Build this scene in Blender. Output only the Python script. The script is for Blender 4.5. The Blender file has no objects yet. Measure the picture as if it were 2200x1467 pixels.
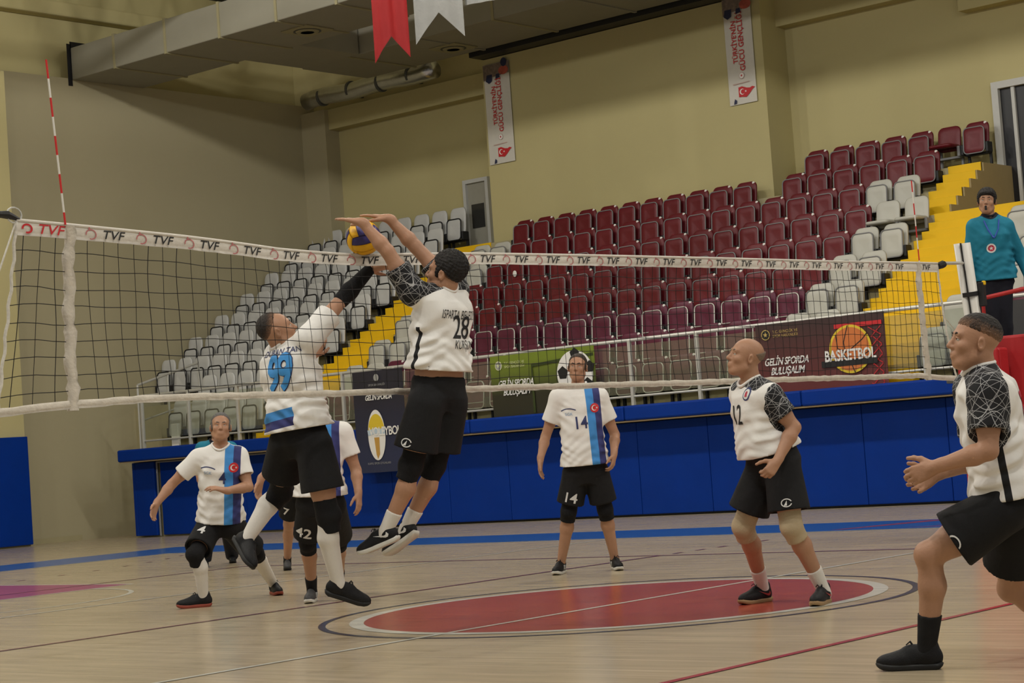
import bpy, bmesh, math, random
import numpy as np
from mathutils import Vector, Matrix
from mathutils.bvhtree import BVHTree
random.seed(7); np.random.seed(7)
S = bpy.context.scene
COL = S.collection

# ------------------------------------------------------------------ camera
W, H = 2200, 1467
CAM = np.array([-10.81927711, -8.33560807, 1.07477803])
YAW, PITCH, ROLL, FPX = 0.70424418, 0.05694653, -0.07150136, 4229.37
_f = np.array([math.cos(PITCH)*math.cos(YAW), math.cos(PITCH)*math.sin(YAW), math.sin(PITCH)])
_r0 = np.cross(_f, [0, 0, 1]); _r0 /= np.linalg.norm(_r0); _u0 = np.cross(_r0, _f)
_r = math.cos(ROLL)*_r0 + math.sin(ROLL)*_u0
_u = -math.sin(ROLL)*_r0 + math.cos(ROLL)*_u0
cd = bpy.data.cameras.new('camera'); cam = bpy.data.objects.new('camera', cd); COL.objects.link(cam)
cd.sensor_width = 36.0; cd.lens = FPX/W*36.0; cd.clip_start = .1; cd.clip_end = 200
M = Matrix(((_r[0], _u[0], -_f[0], CAM[0]), (_r[1], _u[1], -_f[1], CAM[1]), (_r[2], _u[2], -_f[2], CAM[2]), (0, 0, 0, 1)))
cam.matrix_world = M
S.camera = cam

def ray(x, y): return _f + _r*(x - W/2)/FPX - _u*(y - H/2)/FPX
def at(x, y, depth): return CAM + ray(x, y)*depth           # depth from the ground or net the thing touches
def onz(x, y, z=0.0):
    d = ray(x, y); return CAM + d*((z - CAM[2])/d[2])
def onx(x, y, X):
    d = ray(x, y); return CAM + d*((X - CAM[0])/d[0])
def ony(x, y, Y):
    d = ray(x, y); return CAM + d*((Y - CAM[1])/d[1])
def camvec(a, b, c):                                        # right, up, towards the viewer
    v = a*_r + b*_u - c*_f; return v/np.linalg.norm(v)

# ------------------------------------------------------------------ world, light, exposure
w = bpy.data.worlds.new('world'); S.world = w; w.use_nodes = True
w.node_tree.nodes['Background'].inputs[0].default_value = (.95, .94, .91, 1)
w.node_tree.nodes['Background'].inputs[1].default_value = .3
S.view_settings.view_transform = 'Standard'; S.view_settings.look = 'None'
S.view_settings.exposure = 0.0; S.view_settings.gamma = 1.0; S.view_settings.use_curve_mapping = False
LAMPS = [(x, y) for x in (7.3, -6.5) for y in (-14, -8, -2, 4, 10, 16)]
LAMP_Z = 11.0
LAMP_W = {7.3: 680.0, -6.5: 860.0}

# ------------------------------------------------------------------ helpers
MATS = {}
def srgb(c):
    return tuple((v/255/12.92 if v/255 <= .04045 else ((v/255+.055)/1.055)**2.4) for v in c)
def mat(name, col, rough=.6, spec=.4, var=.06, scale=8.0, bump=0.0, bscale=60.0, metal=0.0, emit=None, coat=0.0):
    if name in MATS: return MATS[name]
    m = bpy.data.materials.new(name); m.use_nodes = True; N = m.node_tree.nodes; L = m.node_tree.links
    b = N['Principled BSDF']
    b.inputs['Roughness'].default_value = rough; b.inputs['Specular IOR Level'].default_value = spec
    b.inputs['Metallic'].default_value = metal; b.inputs['Coat Weight'].default_value = coat
    tc = N.new('ShaderNodeTexCoord'); nz = N.new('ShaderNodeTexNoise'); nz.inputs['Scale'].default_value = scale
    nz.inputs['Detail'].default_value = 4
    L.new(tc.outputs['Object'], nz.inputs['Vector'])
    cr = N.new('ShaderNodeMix'); cr.data_type = 'RGBA'
    cr.inputs[6].default_value = tuple(max(0, c*(1-var)) for c in col)+(1,)
    cr.inputs[7].default_value = tuple(min(1, c*(1+var)) for c in col)+(1,)
    L.new(nz.outputs['Fac'], cr.inputs[0]); L.new(cr.outputs[2], b.inputs['Base Color'])
    if bump > 0:
        n2 = N.new('ShaderNodeTexNoise'); n2.inputs['Scale'].default_value = bscale; n2.inputs['Detail'].default_value = 3
        L.new(tc.outputs['Object'], n2.inputs['Vector'])
        bp = N.new('ShaderNodeBump'); bp.inputs['Strength'].default_value = bump; bp.inputs['Distance'].default_value = .01
        L.new(n2.outputs['Fac'], bp.inputs['Height']); L.new(bp.outputs['Normal'], b.inputs['Normal'])
    if emit:
        b.inputs['Emission Color'].default_value = tuple(col)+(1,); b.inputs['Emission Strength'].default_value = emit
    MATS[name] = m; return m

def tag(o, label=None, cat=None, group=None, kind=None):
    if label: o['label'] = label
    if cat: o['category'] = cat
    if group: o['group'] = group
    if kind: o['kind'] = kind
    return o
def empty(name, loc, label=None, cat=None, group=None, kind=None):
    o = bpy.data.objects.new(name, None); COL.objects.link(o); o.location = loc; o.empty_display_size = .1
    return tag(o, label, cat, group, kind)
def wloc(o):
    p = np.zeros(3)
    while o is not None:
        p = p + np.array(o.location); o = o.parent
    return p
def obj(name, V, F, m, parent=None, smooth=False, loc=None, world=True):
    """one mesh object; V in world coordinates (world=True) or local"""
    V = np.asarray(V, dtype=float).reshape(-1, 3)
    if loc is None: loc = (0, 0, 0)
    base = np.array(loc, float)
    if world and parent is not None: V = V - wloc(parent)
    V = V - base if world else V
    me = bpy.data.meshes.new(name)
    if isinstance(F, np.ndarray):
        n, k = F.shape
        me.vertices.add(len(V)); me.vertices.foreach_set('co', V.astype(np.float32).ravel())
        me.loops.add(n*k); me.loops.foreach_set('vertex_index', F.astype(np.int32).ravel())
        me.polygons.add(n); me.polygons.foreach_set('loop_start', np.arange(0, n*k, k, dtype=np.int32))
        me.update(calc_edges=True)
    else:
        me.from_pydata([tuple(v) for v in V], [], [tuple(f) for f in F]); me.update()
    if smooth: me.polygons.foreach_set('use_smooth', np.ones(len(me.polygons), dtype=bool))
    if m is not None: me.materials.append(m)
    o = bpy.data.objects.new(name, me); COL.objects.link(o)
    o.parent = parent; o.location = loc
    return o
def link_copy(src, name, parent, loc=(0, 0, 0), rot=(0, 0, 0), scale=(1, 1, 1)):
    o = src.copy(); o.name = name; COL.objects.link(o); o.parent = parent; o.location = loc; o.rotation_euler = rot; o.scale = scale
    return o

class MB:
    """collects shapes for ONE mesh"""
    def __init__(s): s.V = []; s.F = []
    def add(s, V, F):
        n = len(s.V); s.V += [tuple(map(float, v)) for v in V]; s.F += [tuple(i+n for i in f) for f in F]; return s
    def box(s, x0, x1, y0, y1, z0, z1):
        V = [(x, y, z) for z in (z0, z1) for y in (y0, y1) for x in (x0, x1)]
        return s.add(V, [(0, 2, 3, 1), (4, 5, 7, 6), (0, 1, 5, 4), (2, 6, 7, 3), (0, 4, 6, 2), (1, 3, 7, 5)])
    def bbox(s, x0, x1, y0, y1, z0, z1, b=.02):
        """box with bevelled edges"""
        c = ((x0+x1)/2, (y0+y1)/2, (z0+z1)/2); h = ((x1-x0)/2, (y1-y0)/2, (z1-z0)/2); b = min(b, *(v*.9 for v in h))
        bm = bmesh.new(); bmesh.ops.create_cube(bm, size=1)
        for v in bm.verts:
            v.co = Vector([c[i] + (1 if v.co[i] > 0 else -1)*h[i] for i in range(3)])
        bmesh.ops.bevel(bm, geom=bm.edges[:], offset=b, segments=2, affect='EDGES', profile=.5)
        bm.verts.index_update()
        s.add([v.co for v in bm.verts], [[v.index for v in f.verts] for f in bm.faces]); bm.free(); return s
    def tube(s, P, R, n=8, cap=True):
        P = [np.array(p, float) for p in P]
        if not hasattr(R, '__len__'): R = [R]*len(P)
        t0 = P[-1]-P[0] if len(P) < 3 else P[1]-P[0]
        t0 = t0/ (np.linalg.norm(t0)+1e-9)
        a = np.cross(t0, [0, 0, 1]); 
        if np.linalg.norm(a) < .1: a = np.cross(t0, [1, 0, 0])
        a /= np.linalg.norm(a); V = []; F = []
        for i, p in enumerate(P):
            t = P[min(i+1, len(P)-1)] - P[max(i-1, 0)]; t = t/(np.linalg.norm(t)+1e-9)
            a = a - t*(a@t); a /= np.linalg.norm(a)+1e-9; b = np.cross(t, a)
            for k in range(n):
                q = 2*math.pi*k/n; V.append(p + R[i]*(math.cos(q)*a + math.sin(q)*b))
        for i in range(len(P)-1):
            for k in range(n):
                F.append((i*n+k, i*n+(k+1) % n, (i+1)*n+(k+1) % n, (i+1)*n+k))
        if cap: F.append(tuple(range(n-1, -1, -1))); F.append(tuple((len(P)-1)*n+k for k in range(n)))
        return s.add(V, F)
    def prism(s, poly, o, ex, ey, ez, t):
        """2-D polygon extruded: o + ex*x + ey*y, thickness t along ez"""
        o, ex, ey, ez = (np.array(v, float) for v in (o, ex, ey, ez)); n = len(poly)
        V = [o+ex*p[0]+ey*p[1] for p in poly] + [o+ex*p[0]+ey*p[1]+ez*t for p in poly]
        F = [tuple(range(n-1, -1, -1)), tuple(range(n, 2*n))] + [(i, (i+1) % n, n+(i+1) % n, n+i) for i in range(n)]
        return s.add(V, F)
    def build(s, name, m, parent=None, smooth=False, loc=None, world=True):
        return obj(name, s.V, s.F, m, parent, smooth, loc, world)
def sphere(c, r, nu=16, nv=10, ax=None):
    c = np.array(c, float); r = np.array(r if hasattr(r, '__len__') else (r, r, r), float); A = np.eye(3) if ax is None else np.array(ax)
    V = [c + A.T @ (r*np.array([0, 0, 1]))]; F = []
    for i in range(1, nv):
        th = math.pi*i/nv
        for k in range(nu):
            ph = 2*math.pi*k/nu
            V.append(c + A.T @ (r*np.array([math.sin(th)*math.cos(ph), math.sin(th)*math.sin(ph), math.cos(th)])))
    V.append(c - A.T @ (r*np.array([0, 0, 1])))
    for k in range(nu): F.append((0, 1+k, 1+(k+1) % nu))
    for i in range(nv-2):
        for k in range(nu): F.append((1+i*nu+k, 1+(i+1)*nu+k, 1+(i+1)*nu+(k+1) % nu, 1+i*nu+(k+1) % nu))
    e = len(V)-1; b = 1+(nv-2)*nu
    for k in range(nu): F.append((b+k, e, b+(k+1) % nu))
    return V, F

_fc = {}
def glyphs(text, size=1.0, bold=0.0, shear=0.0, space=1.0, align='CENTER'):
    """flat letter outlines as triangles: verts (x, y), faces"""
    key = (text, bold, shear, space, align)
    if key not in _fc:
        cu = bpy.data.curves.new('letters', 'FONT'); cu.body = text; cu.align_x = align; cu.align_y = 'CENTER'
        cu.offset = bold; cu.shear = shear; cu.space_character = space; cu.resolution_u = 3; cu.fill_mode = 'BOTH'
        o = bpy.data.objects.new('letters', cu); COL.objects.link(o); dg = bpy.context.evaluated_depsgraph_get(); dg.update()
        me = bpy.data.meshes.new_from_object(o.evaluated_get(dg))
        V = np.array([v.co[:2] for v in me.vertices]).reshape(-1, 2); F = [tuple(p.vertices) for p in me.polygons]
        bpy.data.objects.remove(o); bpy.data.curves.remove(cu); bpy.data.meshes.remove(me)
        _fc[key] = (V, F)
    V, F = _fc[key]
    return V*size, F
def text_obj(name, text, c, ex, ey, size, m, parent, bold=0.0, shear=0.0, space=1.0, align='CENTER', wide=1.0):
    V, F = glyphs(text, size, bold, shear, space, align)
    c, ex, ey = (np.array(v, float) for v in (c, ex, ey))
    return obj(name, [c + ex*v[0]*wide + ey*v[1] for v in V], F, m, parent)
def disc_poly(cx, cy, r, n=28, ry=None): return [(cx+r*math.cos(2*math.pi*i/n), cy+(ry or r)*math.sin(2*math.pi*i/n)) for i in range(n)]
def star_poly(cx, cy, r, a0=0):
    return [(cx+(r if i % 2 == 0 else r*.4)*math.cos(a0+math.pi*i/5), cy+(r if i % 2 == 0 else r*.4)*math.sin(a0+math.pi*i/5)) for i in range(10)]
def crescent_poly(cx, cy, r):
    o = [(cx+r*math.cos(a), cy+r*math.sin(a)) for a in np.linspace(.62, 2*math.pi-.62, 20)]
    i = [(cx+.26*r+.8*r*math.cos(a), cy+.8*r*math.sin(a)) for a in np.linspace(2*math.pi-.78, .78, 20)]
    return o+i

# ------------------------------------------------------------------ large structure
CREAM = (.485, .425, .21)
m_wall = mat('cream painted wall', CREAM, .75, .25, .05, .6, .05, 120)
m_wall2 = mat('pale grey painted wall', (.41, .365, .23), .75, .25, .04, .5, .05, 120)
m_brown = mat('brown painted wall', (.33, .26, .13), .75, .2)
m_conc = mat('cream concrete', (.39, .345, .2), .8, .2, .1, 3)
m_yel = mat('yellow painted step', (.75, .47, .005), .6, .35, .08, 3)
m_pad = mat('blue vinyl padding', (.001, .026, .21), .5, .12, .12, 2, .15, 6)
m_ceil = mat('ceiling panel', (.55, .5, .38), .85, .1)
m_steel = mat('dark painted steel', (.1, .105, .1), .6, .4)
m_duct = mat('grey duct sheet', (.25, .237, .185), .6, .35, .07, 2.5, .1, 9)
m_ducty = mat('duct joint tape', (.29, .26, .15), .6, .3)
m_alu = mat('foil duct', (.55, .55, .55), .3, .5, .1, 10, .4, 25, metal=1.0)
m_frame = mat('white aluminium frame', (.5, .5, .47), .5, .4)
m_dark = mat('dark doorway', (.012, .012, .014), .4, .4)
m_grey = mat('grey plastic', (.2, .2, .2), .55, .35)
m_black = mat('black plastic', (.012, .012, .013), .5, .35)
m_white = mat('white print', (.75, .73, .68), .6, .3)

def floor_mat(name, col, wood=False, rough=.2):
    m = bpy.data.materials.new(name); m.use_nodes = True; N = m.node_tree.nodes; L = m.node_tree.links
    b = N['Principled BSDF']; b.inputs['Roughness'].default_value = rough; b.inputs['Specular IOR Level'].default_value = .34
    tc = N.new('ShaderNodeTexCoord'); mp = N.new('ShaderNodeMapping'); L.new(tc.outputs['Object'], mp.inputs['Vector'])
    mp.inputs['Scale'].default_value = (9, .55, 1)
    nz = N.new('ShaderNodeTexNoise'); nz.inputs['Scale'].default_value = 2.2; nz.inputs['Detail'].default_value = 6
    L.new(mp.outputs[0], nz.inputs['Vector'])
    cr = N.new('ShaderNodeValToRGB'); L.new(nz.outputs['Fac'], cr.inputs[0])
    cr.color_ramp.elements[0].position = .3; cr.color_ramp.elements[1].position = .72
    lo = .88 if wood else .9
    cr.color_ramp.elements[0].color = tuple(c*lo for c in col)+(1,); cr.color_ramp.elements[1].color = tuple(min(1, c*1.12) for c in col)+(1,)
    out = cr.outputs[0]
    if wood:                                           # narrow boards: tone differs from board to board
        br = N.new('ShaderNodeTexBrick'); mp2 = N.new('ShaderNodeMapping'); mp2.inputs['Rotation'].default_value = (0, 0, math.pi/2)
        L.new(tc.outputs['Object'], mp2.inputs['Vector']); L.new(mp2.outputs[0], br.inputs['Vector'])
        br.inputs['Scale'].default_value = 1; br.inputs['Brick Width'].default_value = 1.1; br.inputs['Row Height'].default_value = .075
        br.inputs['Mortar Size'].default_value = .0012; br.offset = .37
        br.inputs['Color1'].default_value = (.92, .91, .89, 1); br.inputs['Color2'].default_value = (1, 1, 1, 1); br.inputs['Mortar'].default_value = (.78, .75, .7, 1)
        mx = N.new('ShaderNodeMix'); mx.data_type = 'RGBA'; mx.blend_type = 'MULTIPLY'; mx.inputs[0].default_value = 1
        L.new(out, mx.inputs[6]); L.new(br.outputs['Color'], mx.inputs[7]); out = mx.outputs[2]
    L.new(out, b.inputs['Base Color'])
    n3 = N.new('ShaderNodeTexNoise'); n3.inputs['Scale'].default_value = 1.3; L.new(mp.outputs[0], n3.inputs['Vector'])
    mr = N.new('ShaderNodeMapRange'); mr.inputs[3].default_value = rough*.75; mr.inputs[4].default_value = rough*1.35
    L.new(n3.outputs['Fac'], mr.inputs[0]); L.new(mr.outputs[0], b.inputs['Roughness'])
    MATS[name] = m; return m
m_floor = floor_mat('sprung maple floor', (.45, .37, .25), True)
floor = MB().box(-16, 21, -16, 26, -.1, 0).build('floor', m_floor); tag(floor, kind='structure')

def paint(name, poly, m, z=.002):                       # flat court paint on the floor
    V = [(p[0], p[1], z) for p in poly]; return obj(name, V, [tuple(range(len(V)))], m, floor)
def stripe(name, p, q, wd, m, z=.002):
    p = np.array(p, float); q = np.array(q, float); d = (q-p)/np.linalg.norm(q-p); n = np.array([-d[1], d[0]])*wd/2
    return paint(name, [p-n, q-n, q+n, p+n], m, z)
def ring(name, c, r0, r1, m, z, a0=0, a1=2*math.pi, n=96):
    A = np.linspace(a0, a1, n+1); V = []; F = []
    for a in A:
        V += [(c[0]+r0*math.cos(a), c[1]+r0*math.sin(a), z), (c[0]+r1*math.cos(a), c[1]+r1*math.sin(a), z)]
    for i in range(n): F.append((2*i, 2*i+1, 2*i+3, 2*i+2))
    return obj(name, V, F, m, floor)
m_fred = floor_mat('red court paint', (.33, .055, .035)); m_fblue = floor_mat('blue court paint', (.02, .1, .36))
m_fwhite = floor_mat('pale grey court line', (.56, .55, .48)); m_fnavy = floor_mat('navy court line', (.035, .04, .06))
m_fpur = floor_mat('purple court line', (.15, .03, .06)); m_fredl = floor_mat('crimson court line', (.32, .03, .05))
m_fvio = floor_mat('violet court paint', (.32, .045, .16))
cc = (-.06, .03)
paint('centre_circle', [(cc[0]+1.74*math.cos(a), cc[1]+1.74*math.sin(a)) for a in np.linspace(0, 2*math.pi, 97)[:-1]], m_fred, .0015)
ring('circle_border', cc, 1.74, 1.84, m_fwhite, .002)
ring('outer_circle', cc, 2.0, 2.05, m_fnavy, .002)
stripe('centre_line', (-7.5, 0), (7.5, 0), .05, m_fwhite, .003)
stripe('attack_line', (-4.5, 3), (4.5, 3), .05, m_fpur, .0035)
stripe('attack_line', (-4.5, -3), (7.5, -3), .05, m_fredl, .0035)
stripe('side_line', (4.5, -9), (4.5, 9), .05, m_fpur, .003)
stripe('side_line', (-4.5, -9), (-4.5, 9), .05, m_fpur, .003)
stripe('end_line', (-4.5, 9), (4.5, 9), .05, m_fpur, .0032)
for i in range(5): stripe('line_dash', (4.7+.38*i, 3), (4.86+.38*i, 3), .05, m_fpur, .003)
stripe('cross_line', (-7.5, 5.92), (7.5, 5.92), .05, m_fwhite, .0028)
BO = 15.85
for nm, pl in (('border_strip', [(7.6, -15), (9.2, -15), (9.2, BO), (7.6, 14.1)]), ('border_strip', [(7.6, 14.1), (9.2, BO), (-9, BO), (-7.6, 14.1)])):
    paint(nm, pl, m_fblue, .0015)
stripe('border_line', (7.55, -15), (7.55, 14.05), .05, m_fwhite, .002); stripe('border_line', (-7.6, 14.05), (7.58, 14.05), .05, m_fwhite, .0022)
paint('key_area', [(-2.3, 8.3), (2.3, 8.3), (2.55, 14.02), (-2.55, 14.02)], m_fvio, .0015)
stripe('key_line', (-2.3, 8.27), (2.3, 8.27), .05, m_fwhite, .002); stripe('key_line', (2.32, 8.27), (2.57, 14.02), .05, m_fwhite, .002)
ring('free_throw_arc', (0, 8.25), 1.76, 1.81, m_fwhite, .002, math.pi, 2*math.pi, 48)
for i in range(26):                                     # dashed arc of nine metres
    a = math.pi*(1.17 + .64*i/25)
    c0 = (1.5+8.85*math.cos(a), 20+8.85*math.sin(a)); c1 = (1.5+8.85*math.cos(a+.016), 20+8.85*math.sin(a+.016))
    if c0[0] < 9.5 and c0[1] > 11: stripe('arc_dash', c0, c1, .05, m_fpur, .0026)
# club emblem painted on the border strip
for pl in ([(7.75, 3.1), (9.05, 2.6), (9.1, 2.25), (7.8, 2.95)], [(8.1, 2.0), (8.7, 1.6), (9.1, 1.1), (8.3, 1.2)], [(7.8, 2.2), (8.05, 1.5), (8.1, .4), (7.85, .6)], [(8.8, .8), (9.0, .2), (8.4, -.6), (8.5, .2)]):
    paint('strip_emblem', pl, m_fred, .0022)

def struct(name, mb, m): return tag(mb.build(name, m), kind='structure')
WX, RX, EY = 19.4, 20.2, 23.4
struct('wall_back', MB().box(RX, RX+.3, -6, EY+.9, 0, 13.3), m_wall)
struct('wall_back_panel', MB().box(WX, RX, 10.87, 17.62, 3.0, 9.12), m_wall)
struct('wall_end', MB().box(11.2, RX-.001, EY, EY+.6, 0, 9.2), m_wall2)
struct('wall_end_upper', MB().box(-16, RX-.001, EY+.6, EY+.9, 8.9, 13.3), m_wall)
struct('wall_end_left', MB().box(-16, 11.36, 22.65, EY+.6, 0, 9.0), m_wall)
struct('trim_1', MB().bbox(-16, RX, EY+.3, EY+.62, 10.55, 10.85, .04), m_wall)             # ledge on upper end wall
struct('trim_2', MB().box(RX-.42, RX, EY-.75, EY, 4, 9.0), m_wall2)                          # corner pilaster
struct('trim_3', MB().box(RX-.3, RX, 17.62, EY-.75, 8.55, 9.0), m_wall)                      # beam over recess
struct('trim_4', MB().box(RX-.3, RX, 7.2, 10.87, 8.55, 9.3), m_wall)
struct('trim_5', MB().box(RX-.3, RX, -3, 7.2, 8.1, 12), m_wall)
struct('baseboard_end', MB().box(11.4, 13.1, EY-.02, EY, 0, .1), m_conc)
struct('ceiling', MB().box(-16, 21, -16, 26, 13.3, 13.5), m_ceil)

# roof trusses
for i, y in enumerate((-5, 1, 7, 13, 19.3)):
    t = empty('roof_truss', (0, y, 12.0), 'dark steel roof truss beam number %s from the end wall' % ['five', 'four', 'three', 'two', 'one'][i], 'truss', 'roof trusses')
    MB().box(-16, RX, y-.1, y+.1, 12.9, 13.2).build('top_chord', m_steel, t)
    MB().box(-16, RX, y-.09, y+.09, 10.0, 10.15).build('bottom_chord', m_steel, t)
    for j in range(18):
        x = -16+2*j; MB().tube([(x, y, 10.08), (x+1, y, 13.0)], .06, 6).build('web_bar', m_steel, t)
        MB().tube([(x+1, y, 13.0), (x+2, y, 10.08)], .06, 6).build('web_bar', m_steel, t)

# lamps that light the hall (above the frame)
m_lamp = mat('lamp glass', (1, .96, .88), .5, .2, 0, emit=6.0)
for i, (x, y) in enumerate(LAMPS):
    t = empty('high_bay_lamp', (x, y, LAMP_Z), 'round high bay lamp hanging from the roof trusses above the court', 'lamp', 'high bay lamps')
    V = []; F = []
    MB().tube([(x, y, LAMP_Z+.08), (x, y, LAMP_Z+.2), (x, y, LAMP_Z+.45), (x, y, LAMP_Z+.5)], [.33, .3, .12, .05], 20).build('housing', m_steel, t)
    MB().tube([(x, y, LAMP_Z+.07), (x, y, LAMP_Z+.1)], .31, 20).build('diffuser', m_lamp, t)
    MB().tube([(x, y, LAMP_Z+.5), (x, y, 13.3)], .012, 6).build('cable', m_steel, t)
    ld = bpy.data.lights.new('lamp_light', 'POINT'); ld.shadow_soft_size = .22; ld.energy = LAMP_W[x]; ld.color = (1, .975, .925)
    lo = bpy.data.objects.new('lamp_light', ld); COL.objects.link(lo); lo.location = (0, 0, -.18); lo.parent = t

# ------------------------------------------------------------------ ventilation ducts
def duct(label, x0, x1, z0, z1, ya, yb, seams, diffs):
    t = empty('air_duct', ((x0+x1)/2, (ya+yb)/2, z0), label, 'duct')
    ys = [ya]+seams+[yb]
    for a, b in zip(ys[:-1], ys[1:]):
        MB().bbox(x0, x1, a+.006, b-.006, z0, z1, .02).build('duct_section', m_duct, t)
    for y in seams:
        MB().box(x0-.02, x1+.02, y-.03, y+.03, z0-.02, z1+.02).build('flange', m_ducty if random.random() < .6 else m_duct, t)
    for (x, y) in diffs:
        d = MB().bbox(x-.35, x+.35, y-.35, y+.35, z0-.025, z0, .008).build('diffuser_plate', m_ducty, t)
        MB().tube([(x, y, z0-.03), (x, y, z0-.024)], .26, 24).build('diffuser_throat', m_dark, d)
        for q in (.22, .14): 
            MB().tube([(x, y, z0-.05), (x, y, z0-.03)], [q*.92, q], 20).build('diffuser_cone', m_ducty, d)
    return t
s1 = list(np.arange(22.0, 2, -1.55)); s1.sort()
duct('long grey rectangular air duct running out of the end wall opening', 13.5, 15.3, 9.17, 9.82, -2, EY-.02, s1, [(14.5, 17.6)])
duct('grey rectangular air duct running beside the cream seating wall', 17.0, 18.9, 9.2, 9.85, -2, 20.4, list(np.arange(0.0, 20, 1.9)), [(18.2, 17.3)])
duct('short cross duct joining the two long ducts', 15.33, 16.97, 9.19, 9.83, 18.7, 20.3, [], [])
fx = empty('foil_duct', (18.6, 21, 9.3), 'shiny silver round foil duct above the corner of the seating wall', 'duct')
MB().tube([(19.5, 22.9, 9.18)]+[(19.5, 22.9-.3*i, 9.2+.02*math.sin(i)) for i in range(1, 14)], .19, 20).build('flexible_pipe', m_alu, fx, True)
for i in range(4): MB().tube([(19.5, 22.4-i*.9, 9.2), (19.5, 22.34-i*.9, 9.2)], .2, 20).build('pipe_clamp', m_steel, fx)
for i in range(2): MB().box(19.6, RX-.001, 21.8-i*1.8, 21.86-i*1.8, 9.15, 9.25).build('wall_bracket', m_steel, fx)
bk = MB().box(13.42, 13.52, EY-.015, EY-.005, 9.05, 9.9); bk.box(13.5, 15.4, EY-.015, EY-.005, 9.8, 9.95)
tag(bk.build('wall_opening', m_dark), 'black gap around the duct where it enters the end wall', 'opening')
tag(MB().box(19.0, RX-.01, 10.9, 17.6, 9.13, 9.3).build('painted_gap_shade', m_dark), 'black strip standing in for shade between the seating wall top and the duct', 'gap')  # solid black box, shade under the duct put in as colour

# ------------------------------------------------------------------ wall pads
PX = 12.95
pad = empty('wall_padding', (PX, 8, 0), 'row of tall blue vinyl crash pads along the seating stand', 'wall pad')
ys = list(np.linspace(-6, 17.3, 19))+[20.9, 21.45]
for a, b in zip(ys[:-1], ys[1:]):
    if a < 17.2 or a > 20: MB().bbox(PX, PX+.09, a+.003, b-.003, .03, 1.415, .012).build('pad', m_pad, pad)
MB().box(PX+.09, PX+.16, -6, 17.3, .0, 1.415).build('backing_board', m_dark, pad)
for q in range(3): MB().bbox(PX+.1, PX+.15, 17.3+1.18*q+.003, 17.3+1.18*(q+1)-.003, .03, 1.42, .012).build('door_pad', m_pad, pad)
MB().bbox(PX, 13.1, 21.45, 21.54, .03, 1.415, .012).build('end_pad', m_pad, pad)
fr = MB(); fr.tube([(PX+.05, 20.86, .02), (PX+.05, 20.86, 1.4)], .018, 6); fr.tube([(PX+.05, 20.86, 1.4), (PX+.05, 17.3, 1.4)], .018, 6)
fr.build('door_frame', m_grey, pad)
led = empty('padded_ledge', (12.8, 8, 1.42), 'projecting blue padded ledge on top of the crash pads', 'ledge')
yy = [-6, -2.9, .2, 3.3, 6.4, 9.5, 12.6, 15.7, 18.6, 21.55]
for a, b in zip(yy[:-1], yy[1:]): MB().bbox(12.62, 13.12, a+.004, b-.004, 1.445, 1.67, .03).build('ledge_pad', m_pad, led)
MB().box(12.66, 13.1, -6, 21.53, 1.425, 1.445).build('ledge_board', mat('raw plywood', (.4, .3, .16), .7), led)
lp = empty('wall_padding', (9, 22.6, 0), 'blue crash pads on the projecting column beside the end wall', 'wall pad')
for a in (11.36, 10.2, 9.04, 7.88): MB().bbox(a-1.15, a, 22.56, 22.65, .03, 2.05, .012).build('pad', m_pad, lp)

# ------------------------------------------------------------------ stand with stairs
T0, DZ, R0, DX = 1.62, .465, 13.85, .75
tread = lambda k: T0+DZ*k
rise = lambda k: R0+DX*k
for k in range(9):                                       # stepped concrete stand, one tier per row
    far = 21.7 if k < 2 else EY
    x1 = rise(k) if k < 8 else RX
    struct('floor_tier', MB().box(13.12 if k == 0 else rise(k-1)+.001, x1, 6.62 if k > 6 else -6, far, 0 if k in (0, 2) else tread(k)-.47, tread(k)), m_conc)
def aisle(label, ya, yb, k0, k1):
    t = empty('aisle_stair', (rise(k0), (ya+yb)/2, tread(k0)), label, 'stairs')
    for k in range(k0, k1):
        x0 = rise(k-1)+.0 if k else 13.31
        for i in range(3):
            a = x0+.02+(rise(k)-x0)*i/3
            MB().bbox(a, rise(k), ya, yb, tread(k)+.001, tread(k)+.012+DZ*i/3, .006).build('step', m_yel, t)
        MB().box(rise(k)-.012, rise(k)+.02, ya, yb, tread(k), tread(k+1)+.012).build('step', m_yel, t)
    return t
aisle('yellow painted aisle stairs beside the basketball banner', 5.12, 6.75, 0, 6)
aisle('narrow yellow painted upper stair flight below the dark doorway', 6.62, 7.22, 6, 8)
aisle('yellow painted aisle stairs next to the block of white seats', 17.45, 18.62, 0, 8)
pf = [(rise(5)+.02, tread(6)-.3)]
for k in (6, 7):
    for i in range(3):
        a = rise(k-1)+.02+DX*i/3; pf += [(a, tread(k)+.01+DZ*i/3), (a+DX/3 if i < 2 else rise(k)+.02, tread(k)+.01+DZ*i/3)]
pf += [(rise(7)+.02, tread(8)), (RX-.005, tread(8)), (RX-.005, tread(6)-.3)]
pf2 = []
for p in pf:
    if not pf2 or (abs(p[0]-pf2[-1][0])+abs(p[1]-pf2[-1][1])) > 1e-4: pf2.append(p)
struct('wall_stair_side', MB().prism(pf2, (0, 6.585, 0), (1, 0, 0), (0, 0, 1), (0, 1, 0), .03), m_brown)
la = MB().bbox(rise(5)+.03, RX-.01, 2.0, 6.56, tread(6)+.001, tread(6)+.02, .006)
tag(la.build('stair_landing', m_yel), 'yellow landing slab in front of the dark doorway', 'landing')
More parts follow.
